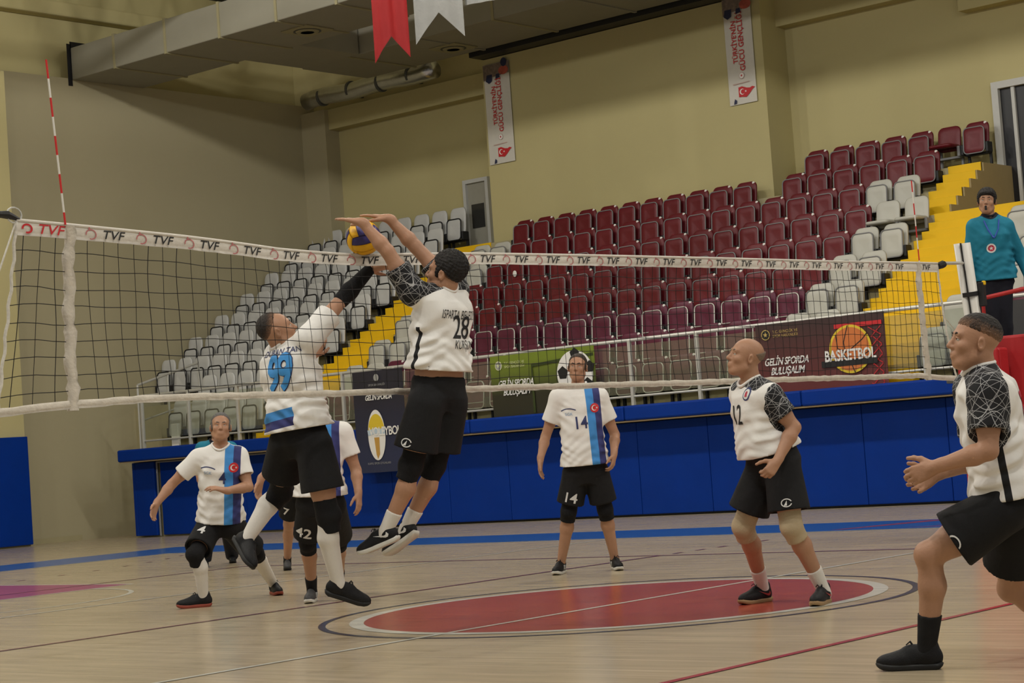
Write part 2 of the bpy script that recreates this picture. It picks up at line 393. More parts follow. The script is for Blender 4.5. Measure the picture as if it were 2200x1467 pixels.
# doors
dr = tag(MB().box(RX-.06, RX-.02, 18.36, 18.9, 4.6, 6.8).build('door_1', mat('grey door leaf', (.3, .29, .24), .5)), kind='structure')
MB().box(RX-.08, RX-.065, 18.46, 18.8, 5.85, 6.35).build('door_window', mat('dark door glass', (.03, .03, .028), .15, .5), dr)
f1 = MB(); f1.box(RX-.12, RX, 18.9, 18.98, 4.6, 6.88); f1.box(RX-.12, RX, 18.28, 18.36, 4.6, 6.88); f1.box(RX-.12, RX, 18.36, 18.9, 6.8, 6.88); f1.build('door_frame', m_frame, dr)
dr = tag(MB().box(RX-.05, RX-.01, 4.6, 6.7, 4.42, 6.68).build('door_2', m_dark), kind='structure')
f1 = MB(); f1.box(RX-.14, RX, 6.68, 6.8, 4.42, 6.8); f1.box(RX-.14, RX, 4.5, 4.62, 4.42, 6.8); f1.box(RX-.14, RX, 4.62, 6.68, 6.68, 6.8); f1.box(RX-.1, RX, 6.4, 6.46, 4.42, 6.68); f1.build('door_frame', m_frame, dr)
f1 = MB(); f1.tube([(RX-.1, 6.2, 5.3), (RX-.1, 6.2, 5.7)], .015, 6); f1.build('door_handle', m_frame, dr)

# ------------------------------------------------------------------ railing with glass
def glass_mat():
    m = bpy.data.materials.new('railing glass'); m.use_nodes = True; N = m.node_tree.nodes; L = m.node_tree.links
    N.remove(N['Principled BSDF']); o = N['Material Output']
    tr = N.new('ShaderNodeBsdfTransparent'); tr.inputs[0].default_value = (.9, .92, .88, 1)
    gl = N.new('ShaderNodeBsdfGlossy'); gl.inputs['Roughness'].default_value = .05
    df = N.new('ShaderNodeBsdfDiffuse'); df.inputs[0].default_value = (.5, .5, .42, 1)
    nz = N.new('ShaderNodeTexNoise'); nz.inputs['Scale'].default_value = 2
    mr = N.new('ShaderNodeMapRange'); mr.inputs[3].default_value = .03; mr.inputs[4].default_value = .1; L.new(nz.outputs['Fac'], mr.inputs[0])
    m1 = N.new('ShaderNodeMixShader'); L.new(mr.outputs[0], m1.inputs[0]); L.new(tr.outputs[0], m1.inputs[1]); L.new(df.outputs[0], m1.inputs[2])
    m2 = N.new('ShaderNodeMixShader'); m2.inputs[0].default_value = .07; L.new(m1.outputs[0], m2.inputs[1]); L.new(gl.outputs[0], m2.inputs[2])
    L.new(m2.outputs[0], o.inputs[0]); return m
m_glass = glass_mat()
m_rail = mat('brushed aluminium rail', (.55, .54, .49), .4, .5, .05, 8, metal=.35)
GX = 13.25
def railing(label, ya, yb, step=1.22):
    t = empty('glass_railing', (GX, (ya+yb)/2, T0), label, 'railing')
    n = max(1, round((yb-ya)/step)); ys = np.linspace(ya, yb, n+1)
    for y in ys:
        p = MB().bbox(GX-.03, GX+.03, y-.025, y+.025, T0, 2.68, .005).build('post', m_rail, t)
        MB().box(GX-.05, GX+.05, y-.05, y+.05, T0, T0+.03).build('base_plate', m_rail, p)
    for a, b in zip(ys[:-1], ys[1:]):
        MB().box(GX-.004, GX+.004, a+.05, b-.05, 1.86, 2.6).build('glass_pane', m_glass, t)
    MB().tube([(GX, ya, 2.68), (GX, yb, 2.68)], .028, 8).build('top_rail', m_rail, t)
    MB().tube([(GX, ya, 1.82), (GX, yb, 1.82)], .018, 8).build('bottom_rail', m_rail, t)
railing('glass panel railing with aluminium posts in front of the maroon seats', -4, 17.28)
railing('glass panel railing with aluminium posts in front of the white seat block', 17.4, 21.5)
sr = empty('side_railing', (14.2, 21.5, T0), 'sloping glass side railing at the end of the white seat block', 'railing')
MB().tube([(GX, 21.6, 2.9), (14.8, 21.6, 3.32)], .025, 8).build('top_rail', m_rail, sr)
MB().tube([(GX, 21.6, 2.2), (14.8, 21.6, 2.58)], .018, 8).build('lower_rail', m_rail, sr)
for x in (GX, 14.0, 14.8): MB().tube([(x, 21.6, T0), (x, 21.6, 2.9+(x-GX)*.268)], .022, 8).build('post', m_rail, sr)
ww = tag(MB().bbox(13.3, 13.36, 20.55, 20.75, T0, 2.1, .01).build('white_box', m_white), 'upright white board standing behind the glass railing', 'board')

# ------------------------------------------------------------------ stadium seats
def rpanel(w, h, t, r, bulge=.0, tilt=0.0, n=5):
    """rounded rectangular shell, local: y along the row, z up, front at -x"""
    out = []
    for cx, cz, a0 in ((w/2-r, h/2-r, 0), (-w/2+r, h/2-r, 90), (-w/2+r, -h/2+r, 180), (w/2-r, -h/2+r, 270)):
        for i in range(n):
            a = math.radians(a0+90*i/(n-1)); out.append((cx+r*math.cos(a), cz+r*math.sin(a)))
    return out
def shell(w, h, t, r, x0, z0, tilt, bulge):
    P = rpanel(w, h, t, r); V = []; F = []; n = len(P)
    def put(y, z, dx): V.append((x0+dx+(z)*math.tan(tilt), y, z0+z))
    for (y, z) in P: put(y, z, -t/2+.012)
    for (y, z) in P: put(y*.93, z*.94, -t/2)
    for (y, z) in P: put(y*.5, z*.5, -t/2+bulge)
    for (y, z) in P: put(y, z, t/2)
    for a in range(2):
        for i in range(n): j = (i+1) % n; F.append((a*n+i, (a+1)*n+i, (a+1)*n+j, a*n+j))
    F.append(tuple(2*n+i for i in range(n-1, -1, -1)))
    for i in range(n): j = (i+1) % n; F.append((i, j, 3*n+j, 3*n+i))
    F.append(tuple(3*n+i for i in range(n)))
    return V, F
def rim(w, h, r, x0, z0, tilt, rad, frac=1.0):
    P = rpanel(w, h, 0, r); pts = [(x0+z*math.tan(tilt), y, z0+z) for y, z in P]; pts.append(pts[0])
    return MB().tube(pts, rad, 5, False)
m_mar = mat('maroon seat plastic', (.115, .006, .011), .42, .35, .08, 4)
m_plum = mat('plum seat plastic', (.095, .011, .031), .4, .35, .08, 4)
m_wseat = mat('off white seat plastic', (.47, .46, .4), .42, .4, .06, 4)
m_gseat = mat('light grey seat plastic', (.56, .56, .54), .42, .4, .05, 4)
PARTS = {}
def hide_away(o): COL.objects.unlink(o)
def seat_parts(kind, col, rimcol):
    d = {}
    d['backrest'] = obj('backrest', *shell(.43, .44, .035, .1, -.07, .575, .14, .02), col, None, True, world=False)
    d['seat_pan'] = obj('seat_pan', *shell(.38, .44, .05, .07, -.2, .47, .10, .018), col, None, True, world=False)
    d['pan_rim'] = rim(.385, .445, .07, -.222, .47, .10, .015 if kind == 'tall' else .011).build('pan_rim', rimcol, None, True, world=False)
    b = MB()
    for s in (-1, 1):
        b.bbox(-.24, -.05, s*.229-.026, s*.229+.026, .24, .42, .014); b.bbox(-.06, -.004, s*.2-.02, s*.2+.02, .0, .42, .008)
    b.bbox(-.16, -.02, -.22, .22, .22, .26, .01)
    d['bracket'] = b.build('bracket', m_black if kind != 'open' else m_grey, None, False, world=False)
    if kind in ('maroon', 'plum'):
        bar = MB().tube([(-.238, -.2, .345), (-.238, .2, .345)], .008, 5)
        d['number_disc'] = obj('number_disc', *sphere((-.052, -.15, .765), (.012, .032, .024), 10, 6), m_white, None, True, world=False)
        if kind == 'plum': d['cross_bar'] = bar.build('cross_bar', rimcol, None, False, world=False)
    if kind == 'open':
        hide_away(d.pop('seat_pan')); hide_away(d.pop('pan_rim'))
        V, F = shell(.42, .42, .05, .07, 0, 0, 0, .018)
        V = [(-.29+v[2], v[1], .43-v[0]) for v in V]; F = [tuple(reversed(f)) for f in F]
        d['seat_pan'] = obj('seat_pan', V, F, col, None, True, world=False)
    for o in d.values(): hide_away(o)
    return d
SK = {'maroon': seat_parts('maroon', m_mar, m_grey), 'plum': seat_parts('plum', m_plum, m_rail), 'white': seat_parts('white', m_wseat, m_grey),
      'tall': seat_parts('tall', m_gseat, m_black), 'open': seat_parts('open', m_wseat, m_grey), 'openm': seat_parts('open', m_mar, m_grey)}
for o in SK['tall'].values():
    if o.name.startswith('backrest'):
        for v in o.data.vertices: v.co.z = .37+(v.co.z-.37)*1.35
ORD = ['first', 'second', 'third', 'fourth', 'fifth', 'sixth', 'seventh', 'eighth', 'ninth']
def seat(kind, k, y, block='main'):
    o = ORD[k]
    lab, grp = {'maroon': ('folded maroon seat in the %s row up from the glass railing' % o, 'maroon seats, %s row' % o),
      'plum': ('folded plum coloured seat in the %s row up from the glass railing' % o, 'plum seats, %s row' % o),
      'white': ('folded off white seat with grey rim by a yellow aisle, %s row' % o, 'off white aisle seats, %s row' % o),
      'tall': ('folded white seat with black rim in the block by the end wall, %s row' % o, 'white seats with black rims, %s row' % o),
      'open': ('off white seat standing unfolded beside the wide yellow stairs', 'unfolded off white seats'),
      'openm': ('maroon seat standing unfolded in the topmost row by the doorway', None)}[kind]
    if kind in ('maroon', 'plum') and block == 'far': lab, grp = lab+', behind the referee', grp+', behind the referee'
    e = empty('stadium_seat', (rise(k), y, tread(k)), lab, 'seat', grp)
    for nm, q in SK[kind].items():
        c = q.copy(); c.name = nm; COL.objects.link(c); c.parent = e
    return e
for k in range(8):
    for j in range(20):
        y = 7.02+.525*j
        if k == 7 and (y > 16.9 or 10.55 < y < 11.0): continue
        if k >= 6 and j == 0: continue
        wl = (18, 19)
        white = (k < 7 and ((j in (0, 1) and k < 6) or (k == 6 and j in (1, 2)))) or (1 <= k <= 6 and j in wl)
        kind = 'white' if white else ('plum' if k < 3 else 'maroon')
        if k == 5 and j in (0, 1): kind = 'open'
        if k == 0 and j < 2: kind = 'white'
        e = seat(kind, k, y)
        if k == 5 and j == 16: e['label'] = 'folded maroon seat with a white oval sticker on its pan'; del e['group']; MB().add(*sphere((-.238, 0, .5), (.006, .05, .06), 12, 8)).build('sticker', m_white, e, True, world=False)
for j in range(7): seat('openm' if j == 1 else 'maroon', 8, 6.96+.525*j+.02)
for k in range(9):
    for m_ in range(9):
        if k < 2 and m_ > 4: continue
        seat('tall', k, 18.9+.525*m_)
for k in range(6):
    for m_ in range(5): seat('white' if m_ < 2 else ('plum' if k < 3 else 'maroon'), k, 4.84-.525*m_, 'far')

# ------------------------------------------------------------------ banners and flags
def cloth(y0, y1, z0, z1, X, amp=.012, n=24, t=.004, seed=1):
    rg = random.Random(seed); V = []; F = []
    ph = [rg.uniform(0, 6) for _ in range(3)]
    for side in (0, t):
        for j in range(9):
            for i in range(n+1):
                y = y0+(y1-y0)*i/n; z = z0+(z1-z0)*j/8
                V.append((X+side+amp*math.sin(3.1*y+ph[0]+.8*z)*.5+amp*math.sin(7*y+ph[1])*.2*(1-j/8), y, z))
    m = (n+1)*9
    for j in range(8):
        for i in range(n):
            a = j*(n+1)+i; F.append((a, a+n+1, a+n+2, a+1)); F.append((m+a, m+a+1, m+a+n+2, m+a+n+1))
    return V, F
EX = np.array([0, -1., 0]); EZ = np.array([0, 0, 1.])     # banner axes seen from the court
def flat(name, poly, X, yc, zc, m, parent):
    """flat print: polygon in banner axes around (yc, zc)"""
    V = [(X, yc-p[0], zc+p[1]) for p in poly]; return obj(name, V, [tuple(range(len(V)))], m, parent)
def strip_poly(pts, wd):
    pts = [np.array(p, float) for p in pts]; L = []; R = []
    for i, p in enumerate(pts):
        d = pts[min(i+1, len(pts)-1)]-pts[max(i-1, 0)]; d /= np.linalg.norm(d)+1e-9; n = np.array([-d[1], d[0]])*wd/2
        L.append(p+n); R.append(p-n)
    return L+R[::-1]
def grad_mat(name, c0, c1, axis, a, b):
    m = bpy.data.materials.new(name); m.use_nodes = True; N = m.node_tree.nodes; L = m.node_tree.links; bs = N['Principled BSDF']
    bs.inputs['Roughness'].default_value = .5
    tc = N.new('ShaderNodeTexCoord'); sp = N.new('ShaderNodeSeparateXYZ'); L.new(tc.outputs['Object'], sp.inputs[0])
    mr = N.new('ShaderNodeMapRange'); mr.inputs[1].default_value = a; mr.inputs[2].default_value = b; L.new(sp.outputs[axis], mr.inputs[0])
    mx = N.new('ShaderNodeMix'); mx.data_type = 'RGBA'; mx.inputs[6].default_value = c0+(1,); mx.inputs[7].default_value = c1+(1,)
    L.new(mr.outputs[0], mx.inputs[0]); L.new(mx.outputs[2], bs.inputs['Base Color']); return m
m_pred = mat('red print', (.5, .02, .025), .55); m_porange = mat('orange print', (.55, .16, .04), .55); m_pgold = mat('gold print', (.45, .33, .1), .55)
m_pblack = mat('black print', (.01, .01, .01), .55); m_pnavy = mat('navy print', (.02, .025, .07), .55); m_pyel = mat('yellow print', (.65, .47, .03), .55)
m_pgrey = mat('grey print', (.3, .3, .28), .55); m_plime = mat('pale lime print', (.6, .62, .35), .55); m_pbrown = mat('amber print', (.5, .28, .06), .55)
m_psky = mat('pale blue print', (.45, .55, .62), .55)
def slogan(b, X, yl, zt, s, sub=True, wd=.78):
    a = text_obj('slogan', 'GELİN SPORDA', (X, yl, zt), EX, EZ, s, m_white, b, .02, .35, .92, 'LEFT', wd)
    text_obj('slogan', 'BULUŞALIM', (X, yl-.1, zt-s*.95), EX, EZ, s, m_white, b, .02, .35, .92, 'LEFT', wd)
    if sub: text_obj('slogan', 'KAMU SPOR OYUNLARI', (X, yl-.06, zt-s*1.75), EX, EZ, s*.42, m_pgrey, b, 0, 0, 1.25, 'LEFT', wd)
def ministry(b, X, yl, zt, m):
    flat('emblem', disc_poly(0, 0, .075), X, yl-.08, zt, m, b); flat('emblem', disc_poly(0, 0, .062), X-.002, yl-.08, zt, m_pblack if m is m_pgold else m_pgrey, b)
    flat('emblem', star_poly(0, 0, .045, math.pi/2), X-.004, yl-.08, zt, m, b)
    text_obj('ministry_name', 'T.C. GENÇLİK VE', (X, yl-.2, zt+.03), EX, EZ, .055, m, b, 0, 0, 1, 'LEFT')
    text_obj('ministry_name', 'SPOR BAKANLIĞI', (X, yl-.2, zt-.03), EX, EZ, .055, m, b, 0, 0, 1, 'LEFT')

BX = 13.17
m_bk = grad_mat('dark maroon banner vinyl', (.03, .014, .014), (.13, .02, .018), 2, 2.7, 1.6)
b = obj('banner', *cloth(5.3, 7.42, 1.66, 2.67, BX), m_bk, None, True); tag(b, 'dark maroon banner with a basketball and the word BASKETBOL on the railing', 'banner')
X = BX-.014
for k, c in ((0, m_pyel), (.035, m_porange)): flat('ball_print', [(x, z) for x, z in disc_poly(0, 0, .34-k, 36)], X-.001*k*100*.01-.002*(k > 0), 5.86, 2.2, c, b)
for pts in ([(-.22, .22), (-.2, .02), (-.05, -.04), (.2, .12), (.28, .2)], [(-.02, .33), (-.1, .1), (-.08, -.05)], [(-.3, -.1), (0, -.2), (.3, -.05)], [(.05, -.33), (.0, -.2), (-.15, -.02)]):
    flat('ball_seam', strip_poly(pts, .014), X-.005, 5.86, 2.2, m_pblack, b)
flat('hoop_print', [(-.2, .0), (.56, .0), (.56, .06), (-.2, .06)], X+.003, 5.9, 2.5, m_pred, b)
for i in range(7):
    flat('net_print', strip_poly([(.3+.06*(i % 3), .3-.13*i), (.5, .18-.13*i)], .012), X+.001, 5.86, 2.18, m_pred, b)
    flat('net_print', strip_poly([(.5, .3-.13*i), (.34, .16-.13*i)], .012), X+.001, 5.86, 2.18, m_pred, b)
flat('title_bar', [(-.47, -.07), (.43, -.07), (.43, .02), (-.47, .02)], X-.006, 5.87, 2.04, m_pblack, b)
text_obj('title', 'BASKETBOL', (X-.008, 5.87, 2.115), EX, EZ, .21, m_white, b, .03, 0, 1.0, 'CENTER', .74)
slogan(b, X, 7.3, 2.12, .145); ministry(b, X, 7.32, 2.52, m_pgold)

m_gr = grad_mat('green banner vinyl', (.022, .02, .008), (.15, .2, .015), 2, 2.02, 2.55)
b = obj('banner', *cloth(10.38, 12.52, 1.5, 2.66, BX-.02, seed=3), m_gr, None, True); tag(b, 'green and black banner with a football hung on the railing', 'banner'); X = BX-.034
flat('ball_print', disc_poly(0, 0, .36, 36), X, 10.78, 2.26, m_white, b)
for (cx, cz, q) in ((-.24, .02, .11), (.02, .3, .1), (.06, -.02, .12), (.3, .08, .1), (.24, -.2, .12)):
    flat('ball_patch', [(cx+q*math.cos(.3+2*math.pi*i/5), cz+q*math.sin(.3+2*math.pi*i/5)) for i in range(5)], X-.003, 10.78, 2.26, m_pblack, b)
text_obj('title', 'FUTBOL', (X-.006, 10.85, 2.0), EX, EZ, .24, m_plime, b, .022, 0, 1, 'CENTER', .8)
flat('goal_print', strip_poly([(-.35, -.5), (-.35, .25), (.9, .33)], .05), X+.004, 11.3, 2.2, mat('dark green print', (.03, .045, .006), .55), b)
slogan(b, X, 12.38, 2.2, .145, False); ministry(b, X, 12.42, 2.5, m_plime)

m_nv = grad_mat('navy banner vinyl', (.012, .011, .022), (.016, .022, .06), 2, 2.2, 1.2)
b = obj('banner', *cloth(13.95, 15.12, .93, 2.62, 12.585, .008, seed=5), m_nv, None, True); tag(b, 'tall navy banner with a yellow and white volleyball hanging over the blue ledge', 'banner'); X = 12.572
flat('ball_print', disc_poly(0, 0, .2, 30, .42), X, 14.62, 1.55, m_white, b)
flat('ball_patch', [(x, z) for x, z in disc_poly(0, .0, .19, 30, .3) if z > 0], X-.003, 14.62, 1.6, m_pyel, b)
flat('ball_patch', [(-.06, -.02), (.06, -.02), (.05, -.3), (.0, -.38), (-.03, -.3)], X-.003, 14.62, 1.53, m_pbrown, b)
flat('ball_patch', strip_poly([(-.2, .07), (0, .1), (.2, .07)], .09), X-.004, 14.62, 1.52, m_psky, b)
text_obj('title', 'VOLEYBOL', (X-.006, 14.42, 1.6), EX, EZ, .2, m_white, b, .02, 0, .9, 'CENTER', .8)
text_obj('slogan', 'GELİN SPORDA', (X, 14.53, 2.17), EX, EZ, .12, m_white, b, .02, .3, .9, 'CENTER', .8)
text_obj('ministry_name', 'SPOR BAKANLIĞI', (X, 14.55, 2.38), EX, EZ, .05, m_pgrey, b); flat('emblem', disc_poly(0, 0, .06), X, 14.55, 2.5, m_pgrey, b)
text_obj('slogan', 'KAMU SPOR OYUNLARI', (X, 14.6, 1.08), EX, EZ, .05, m_pgrey, b)
b = obj('banner', *cloth(1.6, 3.9, 1.6, 2.62, BX, seed=8), mat('charcoal banner vinyl', (.035, .034, .034), .5), None, True); tag(b, 'charcoal banner with white slogan on the railing behind the referee', 'banner')
slogan(b, BX-.016, 3.75, 2.0, .16, False)

def youth_banner(yl, yr, z0, z1, label):
    b = obj('wall_banner', *cloth(yr, yl, z0, z1, WX-.03, .008, seed=int(yl)), mat('white banner vinyl', (.6, .57, .5), .55), None, True); tag(b, label, 'banner')
    X = WX-.046; yc = (yl+yr)/2; h = z1-z0; wd = (yl-yr)
    flat('photo_print', [(-wd/2, .02), (-wd*.2, .07), (wd/2, .1), (wd/2, .34), (-wd/2, .34)], X, yc, z1-.35, mat('brown crowd print', (.2, .15, .12), .5, .4, .7, 14), b)
    flat('photo_print', disc_poly(.2, .02, .13, 14, .09), X-.002, yc, z1-.2, mat('salmon print', (.45, .1, .07), .5, .3, .5, 10), b)
    flat('photo_print', disc_poly(.22, .1, .08, 14, .09), X-.003, yc, z1-.12, m_pnavy, b)
    flat('photo_print', [(-.28, .08), (-.2, .02), (-.12, .06), (-.1, .2), (-.25, .2)], X-.002, yc, z1-.42, m_pnavy, b)
    flat('photo_print', [(-.02, .0), (.1, .02), (.08, .1), (-.0, .1)], X-.004, yc, z1-.33, m_pnavy, b)
    text_obj('title', "TÜRKİYE'NİN", (X, yc+.09, z0+h*.58), EZ, -EX, .14, m_pred, b, .014, 0, 1, 'CENTER', .9)
    text_obj('title', 'GÜCÜ GENÇLİĞİ', (X, yc-.055, z0+h*.58), EZ, -EX, .155, m_pred, b, .014, 0, 1, 'CENTER', .9)
    flat('seal_print', disc_poly(0, 0, .06), X, yc-.01, z0+h*.26, mat('pale red print', (.5, .35, .3), .5), b); flat('seal_print', disc_poly(0, 0, .05), X-.002, yc-.01, z0+h*.26, m_white, b)
    flat('seal_print', star_poly(0, 0, .03, 1.57), X-.004, yc-.01, z0+h*.26, m_pred, b)
    flat('caption_print', [(-.2, -.012), (.16, .0), (.16, .018), (-.2, .006)], X, yc-.01, z0+h*.19, mat('pale red print', (.5, .35, .3)), b)
    fl = [(-.1, .1), (-.02, .11), (.08, .07), (.15, .06), (.2, .08), (.26, .06), (.2, .02), (.14, -.04), (.06, -.1), (-.04, -.08), (-.1, -.08)]
    flat('flag_print', fl, X, yc-.02, z0+h*.105, m_pred, b); flat('flag_print', crescent_poly(0, 0, .055), X-.003, yc-.0, z0+h*.11, m_white, b)
    flat('flag_print', star_poly(.075, 0, .025), X-.003, yc-.0, z0+h*.11, m_white, b); flat('figure_print', [(-.03, 0), (.03, .01), (.04, .06), (0, .1), (-.02, .05)], X, yc+.17, z0+.01, m_pnavy, b)
youth_banner(17.56, 16.88, 6.95, 9.0, 'white vertical banner with red lettering on the wall beside the recessed grey door')
youth_banner(11.65, 11.05, 7.16, 9.15, 'white vertical banner with red lettering on the wall above the maroon seats')

m_sat = mat('red satin', (.2, .006, .006), .6, .2, .1, 3); m_sil = mat('silver satin', (.2, .197, .18), .45, .3, .1, 12, .35, 18, metal=.2)
def pennant(label, xl, xr, yb, notch, m, wave, depth):
    """swallow tailed pennant hanging on a line, seen corner pixels at the given distance"""
    A = at(xl, yb, depth); B = at(xr, yb-14*(xr-xl)/80, depth-.12); ex = B-A; wd = np.linalg.norm(ex); ex /= wd
    nrm = np.cross(ex, [0, 0, 1]); top = 8.9 if m is m_sat else 8.8
    V = []; F = []; n = 16
    for side in (0, .004):
        for i in range(n+1):
            u = i/n; low = A+ex*wd*u
            zb = low[2]+notch*(1-abs(2*u-1))
            for j in range(13):
                z = zb+(top-zb)*j/12; q = A+ex*wd*u*1.0
                off = wave*math.sin(u*14+z*.6)*(.5+.5*j/12)+side
                V.append((q[0]+nrm[0]*off, q[1]+nrm[1]*off, z))
    mm = (n+1)*13
    for i in range(n):
        for j in range(12):
            a = i*13+j; F.append((a, a+13, a+14, a+1)); F.append((mm+a, mm+a+1, mm+a+14, mm+a+13))
    o = obj('pennant', V, F, m, None, True); return tag(o, label, 'flag')
pennant('red satin swallow tailed pennant hanging below the ducts', 806, 882, 136, .36, m_sat, .03, 29)
pennant('wide silver satin swallow tailed pennant next to the red pennant', 894, 999, 96, .42, m_sil, .02, 29)
pennant('silver pennant hanging high above, only its lower edge in view', 1000, 1068, 11, .0, m_sil, .015, 29)
c0 = at(700, -140, 29); c1 = at(1200, -220, 29)
tag(MB().tube([(c0[0], c0[1], 8.85), (c1[0], c1[1], 8.85)], .008, 6).build('hanging_line', m_steel), 'thin line from which the pennants hang', 'line')

# ------------------------------------------------------------------ volleyball net
m_tape = mat('white net tape', (.62, .58, .51), .75, .2, .1, 12, .3, 40)
m_tapeold = mat('worn white net tape', (.55, .5, .42), .8, .2, .25, 20, .5, 50)
m_cord = mat('black net cord', (.012, .012, .012), .7, .2)
XS = [-5.2, -4.8, -4.5, -3.75, -3, -2.25, -1.5, -.75, 0, 1.5, 3, 4.5, 4.9, 5.3]
ZT = [2.44, 2.435, 2.425, 2.395, 2.355, 2.345, 2.37, 2.385, 2.4, 2.425, 2.445, 2.475, 2.48, 2.48]
ztop = lambda x: float(np.interp(x, XS, ZT))
zbot = lambda x: float(np.interp(x, [-5, -4.5, -4, 4.4, 4.9], [1.44, 1.472, 1.49, 1.475, 1.44]))
NL, NR = -4.83, 4.86
XB0, XB1 = -5.0, 5.02                                    # bottom corners flare outwards
ybulge = lambda x, t: .03*math.sin(x*1.3+.5)*t*(1-t)*4 + .02*math.sin(x*2.1)*t + .1*math.exp(-((x+2.45)/.7)**2)*(1-t)
net = empty('volleyball_net', (0, 0, 0), 'black mesh volleyball net with white tapes stretched across the court', 'net')
def xw(x, t): return x + (0 if -4.4 < x < 4.4 else ((XB0-NL)*min(1, max(0, (-4.4-x)/(-4.4-NL))) if x < 0 else (XB1-NR)*min(1, max(0, (x-4.4)/(NR-4.4))))*t**1.3)
def npt(x, t): return np.array([xw(x, t), ybulge(x, t), ztop(x)+(zbot(xw(x, t))-ztop(x))*t])
def band(name, t0, t1, m, thick=.006, xa=NL, xb=NR, n=160, wr=.0):
    V = []; F = []; rows = 5
    for s in (0, 1):
        for i in range(n+1):
            x = xa+(xb-xa)*i/n
            for j in range(rows):
                p = npt(x, t0+(t1-t0)*j/(rows-1))
                bul = thick*(1+1.4*math.sin(math.pi*j/(rows-1)))
                V.append((p[0], p[1]+(-bul if s == 0 else bul)+wr*math.sin(x*37+j)*.5, p[2]+wr*math.sin(x*23+1.7*j+2*math.sin(x*9))))
    m0 = (n+1)*rows
    for i in range(n):
        for j in range(rows-1):
            a = i*rows+j; F.append((a, a+1, a+rows+1, a+rows)); F.append((m0+a, m0+a+rows, m0+a+rows+1, m0+a+1))
        for j in (0, rows-1):
            a = i*rows+j; F.append((a, a+rows, m0+a+rows, m0+a))
    return obj(name, V, F, m, net, True)
top_band = band('top_band', 0, .072, m_tape, .004, wr=.0012)
bot_band = band('bottom_band', .955, 1.0, m_tapeold, .006, wr=.003)
MB().tube([npt(x, 0) + np.array([0, 0, .004]) for x in np.linspace(NL, NR, 80)], .011, 6).build('top_cable', m_tape, net, True)
rg = random.Random(3)
cords = MB()
for i in range(97):
    x = NL+.05+(NR-NL-.1)*i/96; w1, w2, ph = rg.uniform(-.008, .008), rg.uniform(-.012, .012), rg.uniform(0, 6)
    P = []
    for j in range(13):
        t = .06+.9*j/12; p = npt(x, t); p[0] += w1*math.sin(t*5+ph)+w2*math.sin(t*11+ph)*.5; P.append(p)
    cords.tube(P, .0021, 4, False)
for j in range(1, 10):
    t = .06+.9*j/9.6; ph = rg.uniform(0, 6); P = []
    for i in range(121):
        x = NL+(NR-NL)*i/120; p = npt(x, t); p[2] += .006*math.sin(x*3+ph)+.004*math.sin(x*11+ph*2)+(.006*math.sin(x*17) if x < -4.5 else 0); P.append(p)
    cords.tube(P, .0021, 4, False)
tag(cords.build('netting', m_cord, net), kind='stuff')
for xs in (-4.5, 4.5):
    P = MB(); n = 26
    V = []; F = []
    for s in (-1, 1):
        for i in range(n+1):
            t = -.005+1.01*i/n; p = npt(xs, min(max(t, 0), 1)); p[2] += -.01*(t > 1)
            hw = .028+.005*math.sin(i*1.7)+.004*math.sin(i*3.1)
            for q in (-1, 0, 1): V.append((p[0]+q*hw+.006*math.sin(i*.9), p[1]+s*(.014+.008*(q == 0))+.004*math.sin(i*2.3+q), p[2]))
    m0 = (n+1)*3
    for i in range(n):
        for q in range(2):
            a = i*3+q; F.append((a, a+1, a+4, a+3)); F.append((m0+a, m0+a+3, m0+a+4, m0+a+1))
        for q in (0, 2): a = i*3+q; F.append((a, a+3, m0+a+3, m0+a))
    obj('side_band', V, F, m_tapeold, net, True)
m_rope = mat('white rope', (.6, .57, .5), .8, .2, .3, 60)
for x in (NL, NR): MB().tube([npt(x, t) + np.array([.006*math.sin(t*40), 0, 0]) for t in np.linspace(0, 1, 26)], .009, 6).build('side_rope', m_rope, net, True)
e = npt(NL, 0); MB().tube([e, e+np.array([-.18, -.03, -.35]), e+np.array([-.5, -.1, -.85])], .005, 5).build('tie_rope', m_rope, net)
e = npt(NL, 1); MB().tube([e, e+np.array([-.12, 0, -.03]), e+np.array([-.6, 0, -.08])], .02, 6).build('tie_rope', m_rope, net)
e = npt(NL, 0.0); MB().tube([(e[0]+.02, 0, e[2]+.01), (e[0]-.05, 0, e[2]+.03), (e[0]-.09, 0, e[2]+.03), (e[0]-.5, 0, e[2]+.035)], [.008, .022, .018, .008], 8).build('strap', m_black, net)
hk = MB(); ra = [(e[0]-.01+.045*math.cos(a), 0, e[2]+.03+.04*math.sin(a)) for a in np.linspace(0, 2*math.pi, 14)]; hk.tube(ra, .005, 5, False).build('ring', m_rail, net)
e = npt(NR, 0.02); MB().tube([e, e+np.array([.1, 0, .02]), e+np.array([.14, 0, .02])], [.03, .035, .02], 8).build('clamp', m_black, net)
MB().tube([e+np.array([.12, 0, .03]), (5.33, 0, 2.5)], .016, 6).build('tension_hook', m_rail, net)
e = npt(NR, .45); MB().tube([e, (5.3, .0, 1.75)], .004, 4).build('tie_rope', m_rope, net)
